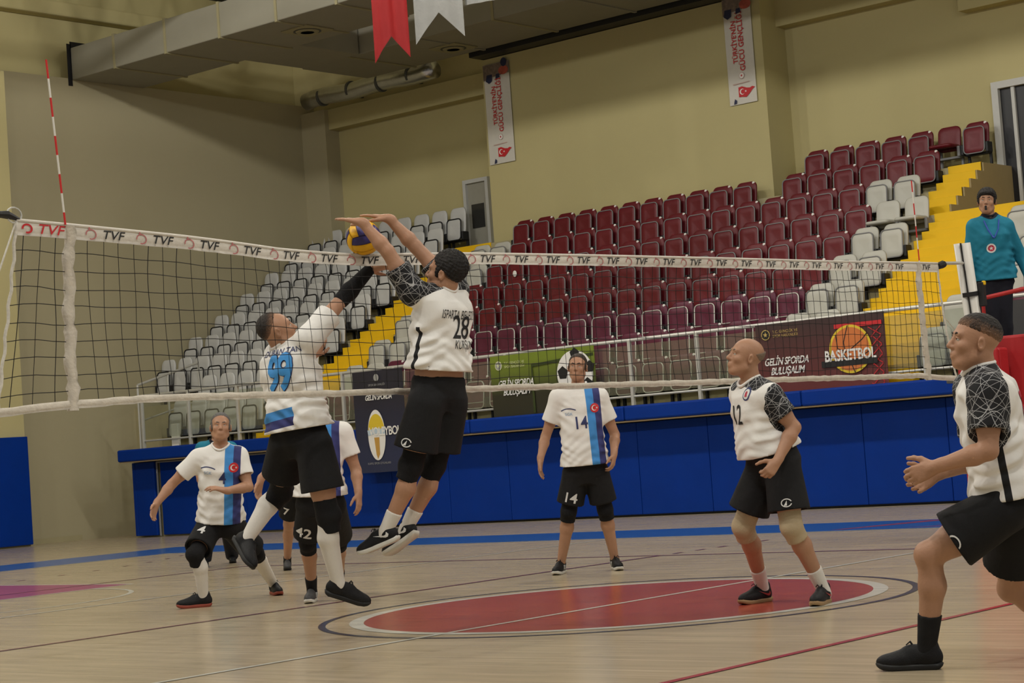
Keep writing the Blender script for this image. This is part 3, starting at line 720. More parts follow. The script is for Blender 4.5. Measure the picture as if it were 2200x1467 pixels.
# printed marks on the top tape
m_tvf = mat('black tape print', (.015, .015, .015), .7); m_tvr = mat('pale red tape print', (.42, .13, .13), .7); m_tvr2 = mat('red tape print', (.5, .02, .025), .7)
def on_tape(poly2, x0, name, m, faces=None):
    V = []
    for (a, c) in poly2:
        x = x0+a; p = npt(x, .036); V.append((p[0], p[1]-.0135, p[2]+c))
    return obj(name, V, faces or [tuple(range(len(V)))], m, top_band)
gv, gf = glyphs('TVF', .066, .006, .28, 1.0)
x = -4.28; i = 0
while x < 4.35:
    on_tape([(v[0]*1.3+.05, v[1]) for v in gv], x, 'lettering', m_tvf, gf)
    A = np.linspace(-1.9, 3.3, 14); ringp = [(-.09+.036*math.cos(a), .028*math.sin(a)-.002) for a in A]+[(-.09+.029*math.cos(a), .022*math.sin(a)-.002) for a in A[::-1]]
    on_tape(ringp, x, 'mark', m_tvr); on_tape(disc_poly(-.1, .03, .006, 8), x, 'mark', m_tvr)
    x += .335
on_tape([(v[0]*1.5, v[1]*1.1) for v in gv], -4.63, 'lettering', m_tvr2, gf); A = np.linspace(-1.9, 3.3, 14)
on_tape([(-.12+.034*math.cos(a), .026*math.sin(a)) for a in A]+[(-.12+.022*math.cos(a), .016*math.sin(a)) for a in A[::-1]], -4.65, 'mark', m_tvr2)
on_tape([(v[0]*1.3, v[1]) for v in gv], 4.62, 'lettering', m_tvf, gf)

# antennas
m_ared = mat('red antenna paint', (.55, .02, .02), .4); m_awh = mat('white antenna paint', (.7, .68, .62), .4)
def antenna(x, top, label):
    P0 = np.array([x, -.02, 1.46]); P1 = np.array([x, -.02, ztop(x)]); P2 = np.array(top)
    t = empty('antenna', (x, -.02, 1.46), label, 'antenna')
    dirn = (P2-P1)/np.linalg.norm(P2-P1); L = np.linalg.norm(P2-P1); n = int(L/.1+.999)
    for i in range(n):
        a = P2-dirn*.1*i; b = P2-dirn*min(.1*(i+1), L)
        MB().tube([a, b], .0055, 8).build('red_stripe' if i % 2 == 0 else 'white_stripe', m_ared if i % 2 == 0 else m_awh, t)
antenna(-4.54, ony(99, 128, -.02), 'red and white striped antenna on the net end with the black strap')
antenna(4.5, ony(1958, 388, -.02), 'red and white striped antenna on the net end by the referee')

# net post
m_post = mat('white net post', (.62, .6, .55), .35, .45)
post = empty('net_post', (5.5, 0, 0), 'white padded net post strapped beside the referee stand', 'post')
A = np.array([5.72, 0, .0]); B = np.array([5.36, 0, 2.68])
dd = (B-A)/np.linalg.norm(B-A); sd = np.array([.65, -.76, 0])
MB().tube([A+sd*.02, B+sd*.02], .052, 20).build('tube', m_post, post, True); MB().tube([A-sd*.05, B-sd*.05], .03, 14).build('rail_tube', m_post, post, True)
MB().tube([A-sd*.03-np.array([.03, .03, 0]), B-sd*.03-np.array([.03, .03, 0])], .008, 6).build('groove_cable', m_black, post)
c = A+dd*2.24; MB().tube([c-dd*.02, c+dd*.02], .075, 20).build('strap', m_black, post)
MB().bbox(c[0]+.03, c[0]+.09, -.12, -.06, c[2]-.12, c[2]+.1, .01).build('ratchet', m_black, post)
MB().bbox(c[0]+.04, c[0]+.08, -.13, -.1, c[2]+.07, c[2]+.11, .01).build('ratchet_tab', m_yel, post)

# referee stand
m_rpad = mat('red vinyl padding', (.42, .02, .025), .45, .4, .08, 3, .1, 8); m_rmet = mat('red painted steel tube', (.42, .02, .02), .4, .4)
rs = empty('referee_stand', (6.3, -.2, 0), 'red padded referee stand with red tube handrail behind the net post', 'referee stand')
MB().bbox(5.78, 5.86, -1.3, .38, .3, 1.83, .025).build('front_pad', m_rpad, rs)
MB().bbox(5.86, 6.9, -1.3, -1.22, .05, 1.6, .025).build('side_pad', m_rpad, rs)
MB().bbox(5.87, 6.95, -1.2, .55, 1.44, 1.5, .01).build('platform', m_steel, rs)
for (x, y) in ((5.92, .12), (6.9, .45), (5.92, -1.15), (6.9, -1.15)): MB().tube([(x, y, 0), (x, y, 1.45)], .025, 8).build('leg', m_rmet, rs)
hr = MB(); hr.tube([(5.9, .12, 2.2), (5.9, -1.2, 2.34)], .02, 8); hr.build('handrail', m_rmet, rs)
for y, z in ((.12, 2.2), (-.36, 2.25), (-1.2, 2.34)): MB().tube([(5.9, y, 1.5), (5.9, y, z)], .018, 8).build('rail_post', m_rmet, rs)
pp = empty('post_pad', (5.7, 0, 0), 'tall red padding wrapped around the foot of the net post', 'padding')
for a_, b_, c_, d_ in ((5.5, 5.56, -.17, .17), (5.56, 5.74, -.17, -.12), (5.56, 5.74, .12, .17)): MB().bbox(a_, b_, c_, d_, .0, 1.72, .02).build('pad', m_rpad, pp)
MB().box(5.495, 5.5, -.17, .17, 1.0, 1.04).build('pad_strap', m_black, pp)

# volleyball: eighteen panels
m_by = mat('yellow ball leather', (.78, .42, .006), .42, .4, .05, 30, .15, 400); m_bb = mat('navy ball leather', (.035, .03, .15), .42, .4, .05, 30, .15, 400)
bc = at(781, 511, 12.04); ball = empty('volleyball', bc, 'yellow and navy volleyball in mid air above the net tape', 'ball')
Rb = .108
NAVYP = {(2, 1, 1), (0, 1, 2), (2, -1, 1), (0, -1, 0), (1, 1, 1), (1, -1, 1)}
_t = -_f; _up = _u*.97-_r*.2; _sd = np.cross(_up, _t)                 # seam between two faces turned to the lens, stem upwards
_a = (_t+_up*1.15); _a /= np.linalg.norm(_a); _b = (_t-_a*(_t@_a)); _b /= np.linalg.norm(_b); _c = np.cross(_a, _b)
rotm = Matrix(((_b[0], _c[0], _a[0]), (_b[1], _c[1], _a[1]), (_b[2], _c[2], _a[2])))
for ax in range(3):
    for sg in (-1, 1):
        for s3 in range(3):
            V = []; F = []; nu, nv = 10, 5
            for lay in (1.0, .93):
                for i in range(nu+1):
                    for j in range(nv+1):
                        e_ = .985 if 0 < 1 else 1
                        a = (-1+2*i/nu)*.985; b_ = -1+2*s3/3+(2/3)*(.012+.976*j/nv)
                        a = math.tan(a*math.pi/4); b_ = math.tan(b_*.985*math.pi/4)
                        v = [0, 0, 0]; v[ax] = sg; v[(ax+1) % 3] = a; v[(ax+2) % 3] = b_
                        q = np.array(v)/np.linalg.norm(v)
                        edge = min(i, nu-i, (j, nv-j)[j > nv/2]); rr = Rb*lay*(1 if edge > 0 else .985)
                        V.append(tuple(bc+np.array(rotm @ Vector(tuple(q*rr)))))
            m0 = (nu+1)*(nv+1)
            for i in range(nu):
                for j in range(nv):
                    a = i*(nv+1)+j; f_ = (a, a+1, a+nv+2, a+nv+1); F.append(f_ if sg > 0 else f_[::-1])
            for i in range(nu):
                for j in (0, nv): a = i*(nv+1)+j; F.append((a, a+nv+1, m0+a+nv+1, m0+a))
            for j in range(nv):
                for i in (0, nu): a = i*(nv+1)+j; F.append((a, a+1, m0+a+1, m0+a))
            obj('panel', V, F, m_bb if (ax, sg, s3) in NAVYP else m_by, ball, True)

# ------------------------------------------------------------------ people: implicit surfaces meshed with surface nets
def unit(v): v = np.asarray(v, float); return v/(np.linalg.norm(v)+1e-12)
class Field:
    def __init__(s, lo, hi, h):
        s.h = h; s.o = np.asarray(lo, float)-3*h; n = np.ceil((np.asarray(hi)-s.o)/h).astype(int)+4
        s.phi = np.full(n, .12, np.float32)
        s.ax = [(s.o[i]+h*np.arange(n[i])).astype(np.float32) for i in range(3)]
    def block(s, lo, hi, m):
        i0 = np.maximum(np.floor((np.asarray(lo)-m-s.o)/s.h).astype(int), 0); i1 = np.minimum(np.ceil((np.asarray(hi)+m-s.o)/s.h).astype(int)+1, s.phi.shape)
        if (i1 <= i0).any(): return None
        sl = tuple(slice(a, b) for a, b in zip(i0, i1))
        return sl, s.ax[0][sl[0]][:, None, None], s.ax[1][sl[1]][None, :, None], s.ax[2][sl[2]][None, None, :]
    def op(s, prim, k=.01, sub=False):
        b = s.block(prim.lo, prim.hi, .05)
        if b is None: return
        sl, X, Y, Z = b; d = prim(X, Y, Z).astype(np.float32); a = s.phi[sl]
        if sub:
            d = -d; hh = np.maximum(k-np.abs(a-d), 0)/k; s.phi[sl] = np.maximum(a, d)+hh*hh*k*.25
        else:
            hh = np.maximum(k-np.abs(a-d), 0)/k; s.phi[sl] = np.minimum(a, d)-hh*hh*k*.25
    def mesh(s):
        phi = s.phi; inside = phi < 0; n = phi.shape
        cs = np.zeros([d-1 for d in n], np.uint8)
        for i in (0, 1):
            for j in (0, 1):
                for k in (0, 1): cs += inside[i:n[0]-1+i, j:n[1]-1+j, k:n[2]-1+k]
        act = np.argwhere((cs > 0) & (cs < 8)); idx = np.full(cs.shape, -1, np.int32); idx[tuple(act.T)] = np.arange(len(act))
        acc = np.zeros((len(act), 3)); cnt = np.zeros(len(act))
        C = [(i, j, k) for i in (0, 1) for j in (0, 1) for k in (0, 1)]
        val = {c: phi[act[:, 0]+c[0], act[:, 1]+c[1], act[:, 2]+c[2]] for c in C}
        for c in C:
            for a in range(3):
                if c[a]: continue
                e = list(c); e[a] = 1; e = tuple(e); v0, v1 = val[c], val[e]; mk = (v0 < 0) != (v1 < 0)
                t = np.where(mk, v0/np.where(mk, v0-v1, 1), 0)
                p = np.tile(np.array(c, float), (len(act), 1)); p[:, a] = t
                acc[mk] += p[mk]; cnt[mk] += 1
        V = s.o + (act + acc/cnt[:, None])*s.h
        Q = []
        for a in range(3):
            b, c = (a+1) % 3, (a+2) % 3
            sl0 = [slice(None)]*3; sl1 = [slice(None)]*3; sl0[a] = slice(0, -1); sl1[a] = slice(1, None)
            ch = inside[tuple(sl0)] != inside[tuple(sl1)]; E_ = np.argwhere(ch)
            E_ = E_[(E_[:, b] > 0) & (E_[:, c] > 0) & (E_[:, b] < n[b]-1) & (E_[:, c] < n[c]-1)]
            def cell(db, dc):
                q = E_.copy(); q[:, b] += db; q[:, c] += dc; return idx[tuple(q.T)]
            q = np.stack([cell(-1, -1), cell(0, -1), cell(0, 0), cell(-1, 0)], 1)
            flip = ~inside[tuple(E_.T)]; q[flip] = q[flip][:, ::-1]; Q.append(q)
        Q = np.concatenate(Q); Q = Q[(Q >= 0).all(1)]
        return V, Q

class Cap:                                                # tapered capsule
    def __init__(s, a, b, ra, rb=None):
        s.a = np.asarray(a, float); s.b = np.asarray(b, float); s.ra = ra; s.rb = ra if rb is None else rb
        m = max(s.ra, s.rb); s.lo = np.minimum(s.a, s.b)-m; s.hi = np.maximum(s.a, s.b)+m; s.pl = []
    def clip(s, p, n): s.pl.append((np.asarray(p, float), unit(n))); return s    # keep the side against n
    def __call__(s, X, Y, Z):
        ba = s.b-s.a; L = max(ba@ba, 1e-9); x, y, z = X-s.a[0], Y-s.a[1], Z-s.a[2]
        t = np.clip((x*ba[0]+y*ba[1]+z*ba[2])/L, 0, 1)
        d = np.sqrt((x-t*ba[0])**2+(y-t*ba[1])**2+(z-t*ba[2])**2)-(s.ra+(s.rb-s.ra)*t)
        for p, n in s.pl: d = np.maximum(d, (X-p[0])*n[0]+(Y-p[1])*n[1]+(Z-p[2])*n[2])
        return d
class Ell:                                                # ellipsoid with axes
    def __init__(s, c, r, ax=None):
        s.c = np.asarray(c, float); s.r = np.asarray(r, float); s.A = np.eye(3) if ax is None else np.asarray(ax, float)
        m = np.sqrt(((s.A*s.r[:, None])**2).sum(0)); s.lo = s.c-m; s.hi = s.c+m; s.pl = []
    clip = Cap.clip
    def __call__(s, X, Y, Z):
        x, y, z = X-s.c[0], Y-s.c[1], Z-s.c[2]; q = [x*a[0]+y*a[1]+z*a[2] for a in s.A]
        k0 = np.sqrt(sum((v/r)**2 for v, r in zip(q, s.r))); k1 = np.sqrt(sum((v/r**2)**2 for v, r in zip(q, s.r)))+1e-6
        d = k0*(k0-1)/k1
        for p, n in s.pl: d = np.maximum(d, (X-p[0])*n[0]+(Y-p[1])*n[1]+(Z-p[2])*n[2])
        return d
class Tube:                                               # stations along an axis: t, half width, half depth, forward shift
    def __init__(s, o, R, Fw, U, st, ex=2.3, fold=0.0, seed=0):
        s.o = np.asarray(o, float); s.R, s.F, s.U = R, Fw, U; s.st = np.array(st, float).T; s.ex = ex; s.fold = fold; s.seed = seed
        P = []
        for t, w_, d_, sh in st:
            for a in (-1, 1):
                for b in (-1, 1): P.append(s.o+U*t+R*w_*a+Fw*(sh+d_*b))
        P = np.array(P); s.lo = P.min(0)-.02; s.hi = P.max(0)+.02
    def __call__(s, X, Y, Z):
        x, y, z = X-s.o[0], Y-s.o[1], Z-s.o[2]
        t = x*s.U[0]+y*s.U[1]+z*s.U[2]; a = x*s.R[0]+y*s.R[1]+z*s.R[2]; b = x*s.F[0]+y*s.F[1]+z*s.F[2]
        T = s.st[0]; w_ = np.interp(t, T, s.st[1]); dp = np.interp(t, T, s.st[2]); sh = np.interp(t, T, s.st[3])
        k = ((np.abs(a)/w_)**s.ex+(np.abs(b-sh)/dp)**s.ex)**(1/s.ex)
        d = (k-1)*np.minimum(w_, dp)*.95
        if s.fold: 
            q = s.seed; d = d + s.fold*(.45*np.sin(85*t+30*a+4*np.sin(11*a+q)+q)*np.clip(1.2-np.abs(t-.12)*4, 0, 1)+.5*np.sin(60*a-70*t+3*np.sin(16*t+8*b))*np.clip(np.abs(a)*9-.4, 0, 1)+np.sin(38*a+26*t+3*np.sin(9*b+q)+q)*.5+np.sin(55*t-24*a+20*b+2*np.sin(14*a)+2*q)*.35+np.sin(22*b+31*t+q*3)*.5)
        return np.maximum(d, np.maximum(T[0]-t, t-T[-1]))

def field_mesh(name, prims, h, m, parent, attrs=None, post=None):
    """prims: list of (prim, k, sub)"""
    lo = np.min([p.lo for p, k, sb in prims if not sb], 0); hi = np.max([p.hi for p, k, sb in prims if not sb], 0)
    f = Field(lo-.01, hi+.01, h)
    for p, k, sb in prims: f.op(p, k, sb)
    V, Q = f.mesh()
    if post is not None: V = post(V)
    o = obj(name, V, Q, m, parent, True)
    if attrs:
        for an, kind, fn in attrs:
            A = fn(V); at_ = o.data.attributes.new(an, kind, 'POINT'); at_.data.foreach_set('vector' if kind == 'FLOAT_VECTOR' else 'value', A.astype(np.float32).ravel())
    return o, V, Q

def skin_mat(name, col):
    m = mat(name, col, .5, .4, .1, 9, .12, 90); b = m.node_tree.nodes['Principled BSDF']
    b.inputs['Subsurface Weight'].default_value = .0
    return m
def hair_mat(name, col, skin, fade):
    name = name+' with faded edge'
    if name in MATS: return MATS[name]
    m = mat(name, col, .65, .3, .5, 60, .8, 140); N = m.node_tree.nodes; L = m.node_tree.links
    e, = attr_nodes(m, 'edge'); nz = N.new('ShaderNodeTexNoise'); nz.inputs['Scale'].default_value = 160; tc = N.new('ShaderNodeTexCoord'); L.new(tc.outputs['Object'], nz.inputs['Vector'])
    mr = N.new('ShaderNodeMapRange'); mr.inputs[1].default_value = fade*.2; mr.inputs[2].default_value = fade*1.4; v = math_node(m, 'ADD', e.outputs['Fac'], math_node(m, 'MULTIPLY', math_node(m, 'SUBTRACT', nz.outputs['Fac'], .5), fade*1.2)); L.new(v, mr.inputs[0])
    L.new(mixc(m, mr.outputs[0], tuple(c*.62 for c in skin), col), N['Principled BSDF'].inputs['Base Color']); return m
def attr_nodes(m, *names):
    N = m.node_tree.nodes; out = []
    for n in names:
        a = N.new('ShaderNodeAttribute'); a.attribute_name = n; out.append(a)
    return out
def math_node(m, op, a, b=None, c=None):
    N = m.node_tree.nodes; L = m.node_tree.links; n = N.new('ShaderNodeMath'); n.operation = op
    for i, v in enumerate((a, b, c)):
        if v is None: continue
        if isinstance(v, (int, float)): n.inputs[i].default_value = v
        else: L.new(v, n.inputs[i])
    return n.outputs[0]
def between(m, v, a, b): return math_node(m, 'MULTIPLY', math_node(m, 'GREATER_THAN', v, a), math_node(m, 'LESS_THAN', v, b))
def mixc(m, fac, a, b):
    N = m.node_tree.nodes; L = m.node_tree.links; n = N.new('ShaderNodeMix'); n.data_type = 'RGBA'
    L.new(fac, n.inputs[0])
    for i, v in ((6, a), (7, b)):
        if isinstance(v, tuple): n.inputs[i].default_value = v+(1,)
        else: L.new(v, n.inputs[i])
    return n.outputs[2]
WHITE = (.8, .785, .75); SKY = (.06, .26, .62); NAVY = (.04, .045, .16)
def shirt_mat(name, style):
    m = mat(name, WHITE, .75, .25, .03, 6, .25, 22); N = m.node_tree.nodes; L = m.node_tree.links; b = N['Principled BSDF']
    loc, = attr_nodes(m, 'loc'); sp = N.new('ShaderNodeSeparateXYZ'); L.new(loc.outputs['Vector'], sp.inputs[0]); x, y, z = sp.outputs
    col = WHITE
    if style == 'bands':
        fr = math_node(m, 'GREATER_THAN', y, .0)
        col = mixc(m, math_node(m, 'MULTIPLY', between(m, x, -.115, -.045), fr), col, SKY)
        col = mixc(m, math_node(m, 'MULTIPLY', between(m, x, -.175, -.115), fr), col, NAVY)
    elif style == 'hem':
        q = math_node(m, 'LESS_THAN', x, .13); bk = math_node(m, 'LESS_THAN', y, .03); q = math_node(m, 'MULTIPLY', q, bk)
        zz = math_node(m, 'ADD', z, math_node(m, 'MULTIPLY', x, -.06))
        col = mixc(m, math_node(m, 'MULTIPLY', between(m, zz, .115, .172), q), col, SKY)
        col = mixc(m, math_node(m, 'MULTIPLY', between(m, zz, .062, .115), q), col, NAVY)
    elif style == 'web':
        slv, = attr_nodes(m, 'slv')
        sid = math_node(m, 'MULTIPLY', math_node(m, 'LESS_THAN', math_node(m, 'ABSOLUTE', math_node(m, 'ADD', y, math_node(m, 'MULTIPLY', z, .03))), .016), math_node(m, 'MULTIPLY', math_node(m, 'GREATER_THAN', math_node(m, 'ABSOLUTE', x), .07), math_node(m, 'LESS_THAN', z, .37)))
        col = mixc(m, sid, col, (.012, .012, .013))
        fac = None
        nzw = N.new('ShaderNodeTexNoise'); nzw.inputs['Scale'].default_value = 2.5; L.new(loc.outputs['Vector'], nzw.inputs['Vector'])
        for i_, (dx, dy, dz, fq) in enumerate(((1, .3, .2, 17), (.4, -1, .5, 16), (.3, .4, 1, 19), (-.8, .5, .9, 15), (.9, .2, -.9, 16), (.2, 1, .9, 17), (-.6, -.9, .3, 14), (.5, -.6, .9, 18))):
            vm = N.new('ShaderNodeVectorMath'); vm.operation = 'DOT_PRODUCT'; L.new(loc.outputs['Vector'], vm.inputs[0]); k_ = fq/math.sqrt(dx*dx+dy*dy+dz*dz); vm.inputs[1].default_value = (dx*k_, dy*k_, dz*k_)
            v = math_node(m, 'FRACT', math_node(m, 'ADD', math_node(m, 'ADD', vm.outputs['Value'], math_node(m, 'MULTIPLY', nzw.outputs['Fac'], .3)), .37*i_+5))
            e = math_node(m, 'LESS_THAN', v, .0021*fq*.75); fac = e if fac is None else math_node(m, 'MAXIMUM', fac, e)
        webc = mixc(m, fac, (.013, .013, .015), (.42, .42, .42))
        col = mixc(m, math_node(m, 'LESS_THAN', slv.outputs['Fac'], 0.0), col, webc)
    elif style == 'polo':
        slv, = attr_nodes(m, 'slv'); col = mixc(m, math_node(m, 'LESS_THAN', slv.outputs['Fac'], 0.0), (.012, .17, .26), (.01, .012, .022))
    if not isinstance(col, tuple): L.new(col, b.inputs['Base Color'])
    return m
m_short = mat('black shorts fabric', (.011, .011, .012), .8, .2, .2, 5, .35, 24)
m_knee = mat('black knitted sleeve', (.009, .009, .01), .85, .2, .2, 20, .3, 150)
m_beige = mat('beige elastic knee sleeve', (.45, .36, .23), .85, .2, .06, 20, .3, 150)
m_sockw = mat('white knitted sock', (.68, .65, .6), .85, .2, .05, 20, .12, 160)
m_sockb = mat('black knitted sock', (.012, .012, .013), .85, .2, .1, 20, .12, 160)
m_shoe = mat('black shoe upper', (.009, .009, .01), .6, .2, .3, 30, .2, 150)
m_shoeg = mat('dark grey shoe upper', (.05, .05, .052), .6, .3, .3, 30, .3, 150)
m_solew = mat('white rubber sole', (.6, .58, .52), .6, .3, .1, 20); m_soleb = mat('black rubber sole', (.012, .012, .012), .6, .3); m_soleg = mat('gum rubber sole', (.3, .19, .09), .6, .3); m_soler = mat('coral tipped sole', (.25, .05, .03), .6, .3)
m_trou = mat('dark navy trousers', (.012, .013, .02), .8, .2, .2, 5, .3, 20)
m_eye = mat('eye white', (.6, .57, .52), .3, .5); m_iris = mat('dark iris', (.02, .012, .008), .2, .5); m_lip = mat('lip skin', (.34, .13, .1), .5, .4)

def subdiv(V, F, mx=.02):
    """split long edges of a flat letter so that it can follow cloth"""
    bm = bmesh.new(); vs = [bm.verts.new((v[0], v[1], 0)) for v in V]
    for f in F:
        try: bm.faces.new([vs[i] for i in f]).normal_update()
        except ValueError: pass
    bmesh.ops.triangulate(bm, faces=bm.faces[:])
    for _ in range(5):
        es = [e for e in bm.edges if e.calc_length() > mx]
        if not es: break
        bmesh.ops.subdivide_edges(bm, edges=es, cuts=1); bmesh.ops.triangulate(bm, faces=bm.faces[:])
    bm.verts.index_update(); V2 = np.array([v.co[:2] for v in bm.verts]); F2 = [tuple(v.index for v in f.verts) for f in bm.faces]; bm.free(); return V2, F2
def decal(name, V, F, bvh, c, ex, ey, out, m, parent, off=.003):
    """print laid onto cloth: project along -out"""
    V, F = subdiv(V, F); c, ex, ey, out = (np.asarray(v, float) for v in (c, ex, ey, out)); P = []; ok = []
    for v in V:
        q = c+ex*v[0]+ey*v[1]+out*.35; h, nrm, i, d = bvh.ray_cast(Vector(q), Vector(-out))
        if h is None or d > .75: P.append(q); ok.append(False)
        else: P.append(np.array(h)+np.array(nrm)*off*np.sign(np.array(nrm)@out)); ok.append(True)
    F = [f for f in F if all(ok[i] for i in f)]
    if not F: return None
    return obj(name, P, F, m, parent, True)

def person(sp):
    D0 = sp['D']; sc = sp.get('sc', 1.0); J = {}
    def pt(v): return at(v[0], v[1], D0+(v[2] if len(v) > 2 else 0))
    for k, v in sp['j'].items(): J[k] = pt(v)
    SKN = skin_mat(sp.get('skin_name', 'skin'), sp.get('skin', (.40, .215, .125)))
    feet = {}
    for s in 'RL':
        fd = sp['foot'+s]
        if fd[0] == 'floor': hz, tz = onz(*fd[1], sp.get('fz', 0)), onz(*fd[2], sp.get('fz', 0))
        else: hz, tz = pt(fd[1]), pt(fd[2])
        d = unit(tz-hz); mid = (hz+tz)/2; Lf = .295*sc; hz, tz = mid-d*Lf/2, mid+d*Lf/2
        up = np.array([0, 0, 1.]) if fd[0] == 'floor' else J['knee'+s]-mid if ('knee'+s) in J else np.array([0, 0, 1.])
        feet[s] = [hz, tz, d, up]
    dep = lambda p: (p-CAM)@_f
    for s in 'RL':
        hz, tz, d, up = feet[s]
        if sp['foot'+s][0] == 'floor': J['ank'+s] = hz+d*.065*sc+np.array([0, 0, .085*sc])
        kx = sp['knee'+s]; D = (dep(J['hip'+s])+dep(J['ank'+s] if 'ank'+s in J else hz))/2+kx[2]; J['knee'+s] = at(kx[0], kx[1], D)
        up = np.array([0, 0, 1.]) if sp['foot'+s][0] == 'floor' else unit(J['knee'+s]-(hz*.8+tz*.2)); up = unit(up-d*(up@d)); feet[s][3] = up
        if 'ank'+s not in J: J['ank'+s] = hz+d*.065*sc+up*.085*sc
    base = sp.get('base'); base = np.array(base) if base is not None else np.append((feet['R'][0]+feet['L'][0])[:2]/2, min(feet['R'][0][2], feet['L'][0][2], feet['R'][1][2], feet['L'][1][2]))
    E = empty('person', base, sp['label'], 'person')
    U = unit(J['neck']-J['pel']); Rv = (J['shR']-J['shL'])*.6+(J['hipR']-J['hipL'])*.8; Rv = unit(Rv-U*(Rv@U)); Fv = np.cross(U, Rv); Lt = np.linalg.norm(J['neck']-J['pel'])
    print('person', sp['label'][:30], 'torso %.2f' % Lt, ' '.join('%s ua %.2f fa %.2f th %.2f sh %.2f' % (s, np.linalg.norm(J['el'+s]-J['sh'+s]), np.linalg.norm(J['wr'+s]-J['el'+s]), np.linalg.norm(J['knee'+s]-J['hip'+s]), np.linalg.norm(J['ank'+s]-J['knee'+s])) for s in 'RL'), 'shw %.2f hipw %.2f' % (np.linalg.norm(J['shR']-J['shL']), np.linalg.norm(J['hipR']-J['hipL'])))
    B = []                                                # body primitives
    g = sp.get('girth', 1.0); belly = sp.get('belly', 0.0)
    B.append((Tube(J['pel'], Rv, Fv, U, [(-.12, .11*g, .09*g, 0), (-.04, .165*g, .115*g, 0), (.1*Lt/.5, .155*g, .112*g+belly*.5, belly*.5), (.22*Lt/.5, .15*g, .108*g+belly*.4, belly*.4), (.36*Lt/.5, .168*g, .12*g, .01), (.45*Lt/.5, .15*g, .10*g, 0), (Lt+.01, .07, .06, 0)], 2.2), .03, False))
    hd = sp['head']; hc = pt(hd['c']); hF = unit(camvec(*hd['f'])); hU = camvec(*hd['u']); hU = unit(hU-hF*(hU@hF)); hR = np.cross(hF, hU); hs = hd.get('s', 1.0)*1.0
    hp = lambda x, y, z: hc+(hR*x+hF*y+hU*z)*hs
    HA = np.array([hR, hF, hU])
    B.append((Cap(J['neck']-U*.03, hp(0, -.03, -.05), .062*hs*g**.5, .055*hs), .03, False))
    for s, q in (('R', 1), ('L', -1)):
        sh, el, wr = J['sh'+s], J['el'+s], J['wr'+s]
        B.append((Cap(J['neck']-U*.05+Rv*q*.03, sh-U*.005, .05*g, .054*g), .045, False))
        B.append((Cap(sh, sh*.4+el*.6, .058*g, .047*g), .03, False)); B.append((Cap(sh*.5+el*.5, el, .048*g, .04*g), .02, False))
        fm = el*.72+wr*.28; B.append((Cap(el, fm, .039*g, .043*g), .015, False)); B.append((Cap(fm, wr, .043*g, .027), .015, False))
        hi, kn, an = J['hip'+s], J['knee'+s], J['ank'+s]; fd = feet[s][2]; bk = unit(-fd+1e-6); sh_ = unit(an-kn); bk = unit(bk-sh_*(bk@sh_))
        B.append((Cap(hi, hi*.35+kn*.65, .092*g, .07*g), .03, False)); B.append((Cap(hi*.4+kn*.6, kn, .072*g, .056*g), .02, False))
        kf = unit(kn-(hi+an)/2+1e-6) if np.linalg.norm(kn-(hi+an)/2) > .03 else -bk
        B.append((Ell(kn-bk*.012, (.05*g, .05*g, .055*g)), .02, False))
        cm = kn*.68+an*.32+bk*.018; B.append((Cap(kn, cm, .052*g, .055*g), .02, False)); B.append((Cap(cm, an, .055*g, .035), .025, False))
        B.append((Cap(an, feet[s][0]+fd*.058+feet[s][3]*.05, .033, .026), .02, False)); B.append((Cap(feet[s][0]+fd*.058+feet[s][3]*.048, feet[s][0]+fd*.2*sc+feet[s][3]*.04, .026, .02), .02, False))
        # hand
        hh = sp['hand'+s]; tip = pt(hh['tip']); d = unit(tip-wr); n = camvec(*hh['n']); n = unit(n-d*(n@d)); sd = np.cross(d, n)*q
        cu = hh.get('curl', .35); cu = cu if hasattr(cu, '__len__') else [cu]*4; spd = hh.get('spread', .1); hz = hh.get('s', 1.0)
        B.append((Ell(wr+d*.055*hz, (.052*hz, .036*hz, .015*hz), np.array([d, sd, n])), .02, False)); B.append((Cap(wr-d*.02, wr+d*.03, .025, .022), .02, False))
        for i, (of, L_, kl) in enumerate(((.029, .076, .094), (.0095, .085, .098), (-.0105, .079, .093), (-.029, .062, .084))):
            kn_ = wr+d*kl*hz+sd*of*hz; B.append((Cap(wr+d*.02+sd*of*.55, kn_, .0125*hz, .0105*hz), .012, False))
            ang = cu[i]*.7; p = kn_; dirn = unit(d+sd*of*spd*12)
            for ph, (fr, rr) in enumerate(((.46, .0098), (.3, .0088), (.24, .0078))):
                dd_ = unit(dirn*math.cos(ang)+n*math.sin(ang)); p2 = p+dd_*L_*fr*hz; B.append((Cap(p, p2, rr*hz, rr*hz*.93), .004, False)); p = p2; ang += cu[i]
        ta = hh.get('thumb', .75); p = wr+d*.022*hz+sd*.022*hz+n*.004; td = unit(d*.75+sd*ta+n*.25)
        for L_, rr in ((.045, .0145), (.034, .0115), (.028, .0095)):
            p2 = p+td*L_*hz; B.append((Cap(p, p2, rr*hz, rr*hz*.93), .008, False)); p = p2; td = unit(td+d*.28-sd*.12+n*.08)
